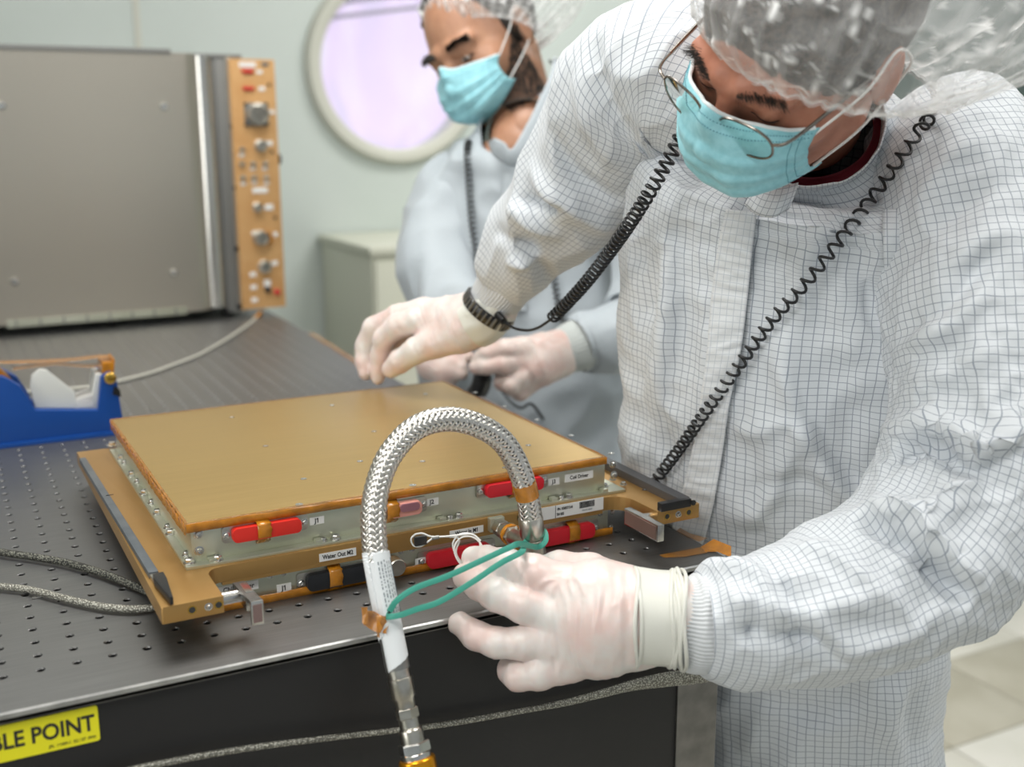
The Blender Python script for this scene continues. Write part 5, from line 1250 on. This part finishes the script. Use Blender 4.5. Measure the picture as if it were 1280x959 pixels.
for s in (-1, 1):
    P = [face_pt(fn1, s*x, -.0055-.002*math.sin((x-.019)/.024*PI)) for x in np.linspace(.019, .043, 12)]
    MB().tube(H1.w(np.array(P)), .0007, 6).build('eyelash_line', M['hair2'], mansp)
def eyes(H, mw, parent):
    for s in (-1, 1):
        e = MB(); e.lathe([(.0001, .0016), (.5, .0014), (.85, .0008), (1, 0)], (0, 0, 0), (0, 1, 0), 24); V = np.array(e.V); 
        A_ = V*np.array([.0095, 1.2, .0036])+np.array([s*.0305, .0862, -.0052]); o = me_obj('eye', H.w(A_), e.F, mw, parent)
        B_2 = V*np.array([.0042, 1.3, .0034])+np.array([s*.0305, .0868, -.0056]); me_obj('iris', H.w(B_2), e.F, M['lens_dark'], o)
gl1 = bpy.data.objects.new('spectacles', None); link(gl1, mansp); fix_parent(gl1, mansp)
GZ, GYc, TILT = -.010, .112, .02
def lens_ring(s, a0=0, a1=2*PI, n=48, gx=.0255, gz=.0185, off=0.):
    out = []
    for k in range(n+1):
        an = a0+(a1-a0)*k/n; x = gx*np.sign(math.cos(an))*abs(math.cos(an))**.85; z = gz*np.sign(math.sin(an))*abs(math.sin(an))**.85
        out.append((s*(.0335)+x, GYc+z*TILT*1.2-abs(s*.0335+x)**2*2.2+off, GZ+z+.004))
    return np.array(out)
for s in (-1, 1):
    R_ = H1.w(lens_ring(s)); MB().tube(R_, .0011, 8).build('lens_rim', M['frame'], gl1)
    Rl = lens_ring(s, n=47); c = Rl.mean(0); c[1] += .0012; V = [H1.w(c)]+[H1.w(p) for p in Rl]; F = [(0, k+1, (k+1) % 48+1) for k in range(48)]
    o = me_obj('lens', V, F, M['glass'], gl1); sd = o.modifiers.new('t', 'SOLIDIFY'); sd.thickness = .0012
    hx = s*.0605; hinge = [(s*.0585, GYc-.0070, GZ+.010), (s*.0665, GYc-.010, GZ+.0135), (s*.0700, GYc-.018, GZ+.0145), (s*.0715, GYc-.03, GZ+.0145)]
    MB().tube(H1.w(spline(hinge, 16)), .0013, 8).build('hinge', M['frame'], gl1)
    arm = [(s*.0715, GYc-.028, GZ+.0145), (s*.0745, .050, GZ+.0155), (s*.0775, .012, GZ+.016), (s*.0800, -.012, GZ+.015), (s*.0790, -.034, GZ-.006)]
    A_ = spline(arm, 40); V = []
    for p in A_:
        for x_, z_ in ((-.0007, -.0020), (.0007, -.0020), (.0007, .0020), (-.0007, .0020)): V.append(H1.w(p+np.array([x_, 0, z_])))
    me_obj('temple_arm', V, grid_faces(40, 4), M['frame'], gl1)
    MB().tube(H1.w(spline([(s*.0105, GYc-.002, GZ+.004), (s*.0100, GYc-.009, GZ+.001), (s*.0085, GYc-.010, GZ-.003)], 8)), .0007, 6).build('nose_pad', M['frame'], gl1)
MB().tube(H1.w(spline([(-.0085, GYc-.0002, GZ+.010), (-.004, GYc+.0025, GZ+.0138), (.004, GYc+.0025, GZ+.0138), (.0085, GYc-.0002, GZ+.010)], 16)), .0011, 8).build('bridge', M['frame'], gl1)
# left gloved hand by the fitting
dh = .885
LH = [
 [(840, 773, .877, .0345), (806, 772, .878, .034), (770, 772, .882, .036)],
 [(800, 755, .880, .024), (745, 742, .888, .026), (706, 736, .894, .0200)],
 [(790, 768, .882, .028), (740, 762, .886, .030), (696, 766, .889, .0190)],
 [(790, 785, .882, .026), (740, 785, .886, .030), (694, 798, .888, .0180)],
 [(800, 798, .882, .020), (750, 810, .886, .024), (702, 826, .890, .0165)],
 [(712, 735, .894, .0190), (668, 717, .893, .0150), (632, 707, .902, .0135), (608, 701, .915, .0122), (592, 699, .925, .0108)],
 [(704, 772, .888, .0165), (655, 757, .884, .0142), (622, 744, .888, .0132), (598, 730, .900, .0122), (582, 720, .912, .0108)],
 [(700, 800, .888, .0165), (655, 804, .884, .0128), (620, 804, .886, .0122), (595, 794, .896, .0115), (576, 780, .905, .0100)],
 [(708, 830, .890, .0150), (674, 842, .884, .0128), (648, 845, .890, .0120), (640, 838, .903, .0112), (655, 828, .913, .0100)],
 [(780, 745, .892, .024), (735, 722, .915, .020), (700, 710, .935, .0145), (676, 712, .945, .0115)],
]
gf = [([(700, 700), (690, 740), (690, 790), (700, 840)], .0012, .0025), ([(713, 700), (708, 750), (712, 800), (720, 838)], .0010, .0022), ([(755, 705), (748, 760), (742, 828)], .0012, .0025), ([(775, 712), (775, 760), (772, 820)], .0018, .003), ([(783, 715), (786, 760), (783, 822)], -.0015, .003), ([(690, 735), (715, 722), (735, 732)], .001, .003), ([(668, 742), (680, 728), (700, 722)], .0012, .0022), ([(640, 700), (650, 715), (648, 728)], .001, .002), ([(700, 728), (703, 745)], .001, .0018), ([(712, 724), (716, 744)], .001, .0018), ([(724, 724), (730, 742)], .001, .0018), ([(688, 780), (694, 830), (704, 846)], -.0012, .002), ([(730, 700), (726, 760), (722, 835)], -.0009, .002)]
gl_l, _, _ = glove('glove', LH, mansp, .0016, folds=gf, k=.006, wr=.0008)
cuff([(792, 771, .879, .0395), (800, 771, .879, .0385), (815, 772, .878, .0375), (832, 773, .877, .0372), (846, 774, .8765, .0385)], M['glovecuff'], mansp, 5, 'glove_cuff', .0006)
def roll(rows, name, parent, m, r=.0016, amp=.0015, sd=0):
    for k, (u, v, d, R_) in enumerate(rows):
        c = D(u, v, d); ax = nrm(D(u+20, v+.5, d-.001)-c); a = nrm(np.cross(ax, CF)); b = np.cross(ax, a); P = []
        for j in range(61):
            an = 2*PI*j/60; P.append(c+(a*math.cos(an)+b*math.sin(an))*(R_+.0006*math.sin(5*an+k+sd))+ax*amp*math.sin(3*an+k*1.7+sd))
        MB().tube(P, r, 8, False).build(name, m, parent)
roll([(794, 771, .879, .0385), (838, 773, .877, .0375), (844, 774, .8768, .0378), (849, 774, .8766, .0388), (853, 775, .8764, .0388)], 'glove_roll', mansp, M['glovecuff'])
# right gloved hand hovering over the lid
RH = [
 [(618, 384, 1.29, .0285), (600, 398, 1.30, .0295), (580, 408, 1.31, .030)],
 [(600, 388, 1.30, .022), (565, 394, 1.325, .0235), (528, 394, 1.345, .0195)],
 [(600, 405, 1.30, .022), (570, 410, 1.315, .024), (540, 412, 1.33, .018)],
 [(530, 391, 1.345, .0180), (497, 396, 1.36, .0150), (468, 410, 1.38, .0140), (457, 432, 1.39, .0128), (456, 452, 1.39, .0118), (457, 466, 1.388, .0098)],
 [(520, 402, 1.335, .0165), (497, 408, 1.345, .0145), (480, 424, 1.36, .0130), (475, 445, 1.37, .0120), (472, 462, 1.375, .0110), (472, 472, 1.375, .0092)],
 [(572, 418, 1.305, .0230), (545, 428, 1.315, .0190), (520, 438, 1.325, .0160), (500, 452, 1.34, .0140), (489, 461, 1.35, .0115)],
 [(525, 395, 1.36, .016), (505, 402, 1.38, .0135), (490, 420, 1.395, .012), (484, 440, 1.40, .0105)],
 [(525, 402, 1.37, .015), (510, 412, 1.385, .0125), (500, 428, 1.395, .011)],
]
glove('glove', RH, mansp, .0020, k=.006, npalm=3, wr=.0008)
cuff([(625, 377, 1.282, .0262), (614, 386, 1.287, .0295), (602, 398, 1.295, .0310), (590, 405, 1.30, .0300)], M['glovecuff'], mansp, 9, 'glove_cuff', .0009)
# trousers and shoes out of the picture keep the figure standing on the floor
for s in (-1, 1):
    hip = P_[0]+Sl*s*.09; foot = arr(hip[0]+.02, hip[1]+.02, FLOOR+.06)
    V, F = tube_vf(spline([hip+(0, 0, .1), hip*.5+foot*.5+(-.02, 0, 0), foot], 14), np.linspace(.085, .055, 14), 20); me_obj('trouser_leg', V, F, M['trouser'], mansp)
    V, F = nets(lambda P: smin(seg(P, foot+(.03, .02, -.03), foot+(-.10, -.07, -.035), .04, .035), seg(P, foot, foot+(0, 0, .05), .045, .045), .03), foot-.2, foot+.2, .01); V[:, 2] = np.maximum(V[:, 2], FLOOR+.001); me_obj('shoe', V, F, M['shoe'], mansp)
# coiled cord and wrist strap
cdn = thing('coiled_cord', 'black coiled cord round the neck of the person in spectacles, ending at the wrist strap', 'cord', tuple(D(820, 596, 1.07)))
TSL = bvh(SV, SF)
def oc(u, v, off, dflt=1.0):
    q = [p for p in (cast(CT, u, v, off), cast(TSL, u, v, off)) if p is not None]
    return min(q, key=lambda p: (p-CAM)@CF) if q else D(u, v, dflt)
P1 = [D(1185, 128, 1.03), oc(1158, 152, .012, dflt=1.0), oc(1130, 190, .011), oc(1095, 240, .011), oc(1050, 300, .011), oc(1010, 350, .011), oc(965, 400, .011), oc(925, 455, .011), oc(885, 510, .011), oc(850, 560, .011), oc(822, 597, .011), D(805, 622, 1.10), D(800, 640, 1.12)]
coil(P1, .0050, .0014, [(0, .0140), (.45, .0122), (.7, .0085), (1, .0072)], M['blackpl'], 'coil', cdn)
T2 = bvh(SV2, SF2)
P2 = [D(905, 90, .99), D(880, 125, .99), D(860, 153, .985), D(838, 195, .99), D(815, 235, 1.0), D(790, 275, 1.03), D(762, 315, 1.08), D(735, 350, 1.12), D(710, 378, 1.16), D(690, 398, 1.19)]
coil(P2, .0058, .0015, [(0, .0100), (.3, .0086), (.6, .0070), (1, .0062)], M['blackpl'], 'coil', cdn)
MB().tube(spline([D(690, 398, 1.19), D(682, 404, 1.20), D(672, 410, 1.21), D(660, 413, 1.225), D(645, 411, 1.24), D(633, 405, 1.25), D(628, 399, 1.255)], 30), .0016, 8).build('straight_lead', M['blackpl'], cdn)
wc = D(611, 386, 1.288); wax = nrm(D(640, 345, 1.275)-D(600, 398, 1.30)); a = nrm(np.cross(wax, CF)); b = np.cross(wax, a)
ws = thing('wrist_strap', 'black and steel grounding wrist strap on the raised right wrist', 'wrist strap', tuple(wc))
V = []
for k in range(64):
    an = 2*PI*k/64; dr = a*math.cos(an)+b*math.sin(an)
    for r_, t in ((.0300, -.007), (.0315, -.007), (.0315, .007), (.0300, .007)): V.append(wc+dr*r_+wax*t)
me_obj('band', V, grid_faces(64, 4).tolist()+[(63*4+k, 63*4+(k+1) % 4, (k+1) % 4, k) for k in range(4)], M['blackpl'], ws)
mbk = MB()
for k in range(30):
    an = 2*PI*k/30; dr = a*math.cos(an)+b*math.sin(an); c = wc+dr*.0318
    if -.2 < math.sin(an*1)+1: mbk.tube([c-wax*.006, c+wax*.006], .0011 if k % 5 else .0018, 6)
mbk.build('metal_links', M['dull'], ws)
MB().tube([D(622, 393, 1.262), D(630, 402, 1.252)], .0045, 12).build('snap', M['blackpl'], ws)

# ---------------------------------------------------------------- the second man behind, looking down at his hands
man2 = thing('person', 'bearded person behind in pale coat, hair cap and blue mask, looking at a tool', 'person', (.98, .95, FLOOR))
Sb = nrm(arr(.74, -.67, 0)); S2 = nrm(D(800, 190, 1.80)-D(545, 190, 1.86))
trs2 = [(690, 900, 2.05, .21, .15, Sb), (680, 700, 1.95, .20, .14, Sb), (668, 560, 1.90, .19, .132, Sb), (660, 430, 1.87, .185, .125, Sb), (655, 330, 1.85, .178, .12, nrm(Sb+S2)), (655, 262, 1.83, .172, .112, S2), (658, 218, 1.815, .145, .10, S2), (662, 190, 1.80, .105, .088, S2), (664, 172, 1.785, .085, .074, S2), (664, 165, 1.77, .078, .066, S2)]
V, uv, _, Pq, _ = loft(ring_rows(trs2, Sb), 150, 160, expo=2.2)
wb = wrinkle(.011, 6, 9, 11.3)
f2 = [([(560, 230), (545, 300), (560, 360)], .006, .02), ([(700, 180), (720, 260), (735, 340)], -.006, .02), ([(620, 220), (625, 330), (640, 420)], .005, .02), ([(600, 330), (580, 370)], .006, .02)]
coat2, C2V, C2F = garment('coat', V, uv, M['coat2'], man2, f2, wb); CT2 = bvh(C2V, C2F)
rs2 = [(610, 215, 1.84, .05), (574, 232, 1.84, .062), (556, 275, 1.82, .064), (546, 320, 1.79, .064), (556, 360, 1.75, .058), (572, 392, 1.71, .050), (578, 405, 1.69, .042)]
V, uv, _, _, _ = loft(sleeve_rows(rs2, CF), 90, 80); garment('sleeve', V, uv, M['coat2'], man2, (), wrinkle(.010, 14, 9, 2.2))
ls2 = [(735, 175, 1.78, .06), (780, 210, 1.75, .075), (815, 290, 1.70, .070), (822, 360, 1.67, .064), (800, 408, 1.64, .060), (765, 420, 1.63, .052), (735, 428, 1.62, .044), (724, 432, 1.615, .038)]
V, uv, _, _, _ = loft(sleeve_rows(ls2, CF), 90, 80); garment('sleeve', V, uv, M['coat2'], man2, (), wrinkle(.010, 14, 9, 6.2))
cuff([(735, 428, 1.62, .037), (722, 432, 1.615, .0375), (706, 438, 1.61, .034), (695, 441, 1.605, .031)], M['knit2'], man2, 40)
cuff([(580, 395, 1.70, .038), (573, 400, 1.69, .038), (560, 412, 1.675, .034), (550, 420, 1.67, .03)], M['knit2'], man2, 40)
H2 = Head(D(602, 52, 1.83), head_frame((-.527, -.574, .627), (.675, .164, .717)), 1.03)
neck2 = H2.loc(D(662, 165, 1.82))
Vh, Fh, fn2 = make_head(man2, H2, None, None, neck2, .0032)
Vb, Fb = trunk_join(H2.w(Vh), Fh, ring_rows([(r[0], r[1], r[2], r[3]*.8, r[4]*.78, r[5]) for r in trs2[1:]], Sb))
me_obj('body', Vb, Fb, M['skin2'], man2)
mask_part(man2, H2, fn2)
cap_part(man2, H2, ((-.012, -.055, .036), (.106, .132, .104), (0, -.72, .69), .62, (-.03, -.045, -.01)), M['cap'], 9.1)
hair_shell(man2, H2, M['hair2'], .035)
brows(H2, fn2, M['hair2'], man2, 620, .011, .0006)
for s in (-1, 1):
    P = [face_pt(fn2, s*x, -.004-.002*math.sin((x-.019)/.024*PI)) for x in np.linspace(.019, .043, 12)]
    MB().tube(H2.w(np.array(P)), .0016, 6).build('eyelash_line', M['hair2'], man2)
eyes(H2, M['eyewhite'], man2)
# trimmed beard along the jaw, sideburn to chin
rb_ = np.random.default_rng(3); roots = []; dirs = []
cand = Vh[(Vh[:, 2] < .005) & (Vh[:, 2] > -.135) & (Vh[:, 1] > -.005) & (Vh[:, 1] < .075) & (np.abs(Vh[:, 0]) > .02-.0*Vh[:, 2])]
cand = cand[(cand[:, 2] > -.108) & (cand[:, 1] > .002) & (cand[:, 1] < .030+(-cand[:, 2]-.03)*.8)]
for p in cand[rb_.integers(0, len(cand), 8000)]:
    g = np.array([p[0], p[1]*.4, -.03]); roots.append(H2.w(p+rb_.normal(size=3)*.0012)); dirs.append(H2.A@(g/np.linalg.norm(g)*.5+np.array([0, .25, -.6])+rb_.normal(size=3)*.2))
hair_strands('beard', roots, dirs, .0060, .00048, M['hair2'], man2)
# collar and shirt
band3('collar', [(618, 172, 1.70), (630, 178, 1.69), (640, 186, 1.69), (656, 160, 1.71), (674, 124, 1.74), (688, 92, 1.77), (692, 70, 1.80)],
      [(610, 180, 1.72), (618, 196, 1.71), (642, 208, 1.70), (672, 190, 1.72), (698, 156, 1.75), (716, 118, 1.78), (722, 92, 1.80)], M['coat2'], man2)
V, uv, _, _, _ = loft(ring_rows([(660, 190, 1.81, .085, .072), (662, 172, 1.79, .072, .060), (663, 166, 1.765, .066, .054)], S2), 14, 40); me_obj('shirt', V.reshape(-1, 3), grid_faces(14, 40), M['greyshirt'], man2)
surface_ribbon('placket', [((628, 210), (646, 210)), ((628, 260), (648, 260)), ((632, 320), (652, 320)), ((638, 390), (658, 390))], M['coat2'], man2, T=CT2, nacross=9, n=60, ruff=.001, off=.005)
# hands holding a dark tool
LH2 = [[(706, 438, 1.61, .030), (692, 443, 1.60, .030)], [(698, 436, 1.60, .025), (676, 440, 1.585, .027), (652, 440, 1.575, .020)], [(698, 452, 1.60, .025), (672, 460, 1.58, .028), (655, 470, 1.575, .020)],
  [(655, 436, 1.572, .018), (632, 436, 1.565, .0145), (610, 442, 1.57, .0125), (600, 447, 1.575, .0105)], [(652, 452, 1.572, .017), (630, 455, 1.565, .014), (606, 458, 1.57, .0125), (595, 459, 1.575, .0105)],
  [(655, 470, 1.575, .017), (640, 482, 1.57, .014), (628, 478, 1.585, .012), (630, 468, 1.60, .011)], [(662, 478, 1.58, .016), (650, 490, 1.58, .013), (640, 486, 1.595, .011)], [(690, 442, 1.60, .02), (660, 436, 1.60, .016), (640, 446, 1.60, .0125), (625, 452, 1.60, .0105)]]
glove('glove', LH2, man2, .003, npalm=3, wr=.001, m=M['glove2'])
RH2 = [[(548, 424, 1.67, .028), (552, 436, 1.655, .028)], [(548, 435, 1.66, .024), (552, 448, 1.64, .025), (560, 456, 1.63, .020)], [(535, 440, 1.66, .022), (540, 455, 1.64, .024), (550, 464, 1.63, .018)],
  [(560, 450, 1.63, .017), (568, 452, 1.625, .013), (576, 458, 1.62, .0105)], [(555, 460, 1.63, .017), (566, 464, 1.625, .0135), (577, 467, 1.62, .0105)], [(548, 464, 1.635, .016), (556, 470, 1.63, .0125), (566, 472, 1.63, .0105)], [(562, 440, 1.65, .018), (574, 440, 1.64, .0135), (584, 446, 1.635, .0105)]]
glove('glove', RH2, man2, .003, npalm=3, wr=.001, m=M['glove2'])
tl = thing('hand_tool', 'dark hand tool held between the gloved hands of the bearded person behind', 'tool', tuple(D(600, 470, 1.62)))
MB().tube(spline([D(604, 470, 1.60), D(600, 485, 1.61), D(590, 500, 1.63), D(585, 520, 1.64)], 10), [.014]*10, 14).build('handle', M['blackpl'], tl)
MB().tube([D(604, 470, 1.60), D(612, 440, 1.585), D(616, 425, 1.58)], [.010, .009, .007], 14).build('shaft', M['blackpl'], tl)
MB().tube([D(606, 452, 1.585), D(611, 436, 1.58)], .0105, 14).build('brass_collar', M['brass'], tl)
for s in (-1, 1):
    hip = Pq[0]+Sb*s*.09; foot = arr(hip[0]+.02, hip[1]+.02, FLOOR+.06)
    V, F = tube_vf(spline([hip+(0, 0, .1), hip*.5+foot*.5, foot], 14), np.linspace(.085, .055, 14), 20); me_obj('trouser_leg', V, F, M['trouser'], man2)
    V, F = nets(lambda P: smin(seg(P, foot+(.03, .02, -.03), foot+(-.10, -.07, -.035), .04, .035), seg(P, foot, foot+(0, 0, .05), .045, .045), .03), foot-.2, foot+.2, .01); V[:, 2] = np.maximum(V[:, 2], FLOOR+.001); me_obj('shoe', V, F, M['shoe'], man2)
cd2 = thing('coiled_cord', 'thin black coiled cord hung round the neck of the bearded person behind', 'cord', tuple(D(600, 350, 1.74)))
o2 = lambda u, v, k=.012: (lambda p: p if p is not None else D(u, v, 1.75))(cast(CT2, u, v, k))
coil([o2(586, 176), o2(584, 190), o2(586, 230), o2(590, 280), o2(596, 320), D(602, 352, 1.70)], .0045, .0016, .0085, M['blackpl'], 'coil', cd2, 9)
coil([D(690, 75, 1.80), D(703, 88, 1.79), D(706, 110, 1.78), D(703, 135, 1.76), D(700, 152, 1.75)], .0048, .0017, .0085, M['blackpl'], 'coil', cd2, 9)
coil([o2(690, 330), o2(696, 370), o2(702, 400), o2(706, 415)], .0045, .0016, .0085, M['blackpl'], 'coil', cd2, 9)
MB().tube(spline([o2(612, 400), o2(620, 470), o2(632, 495), o2(650, 510), o2(664, 505), o2(680, 525)], 30), .0022, 6).build('straight_lead', M['blackpl'], cd2)
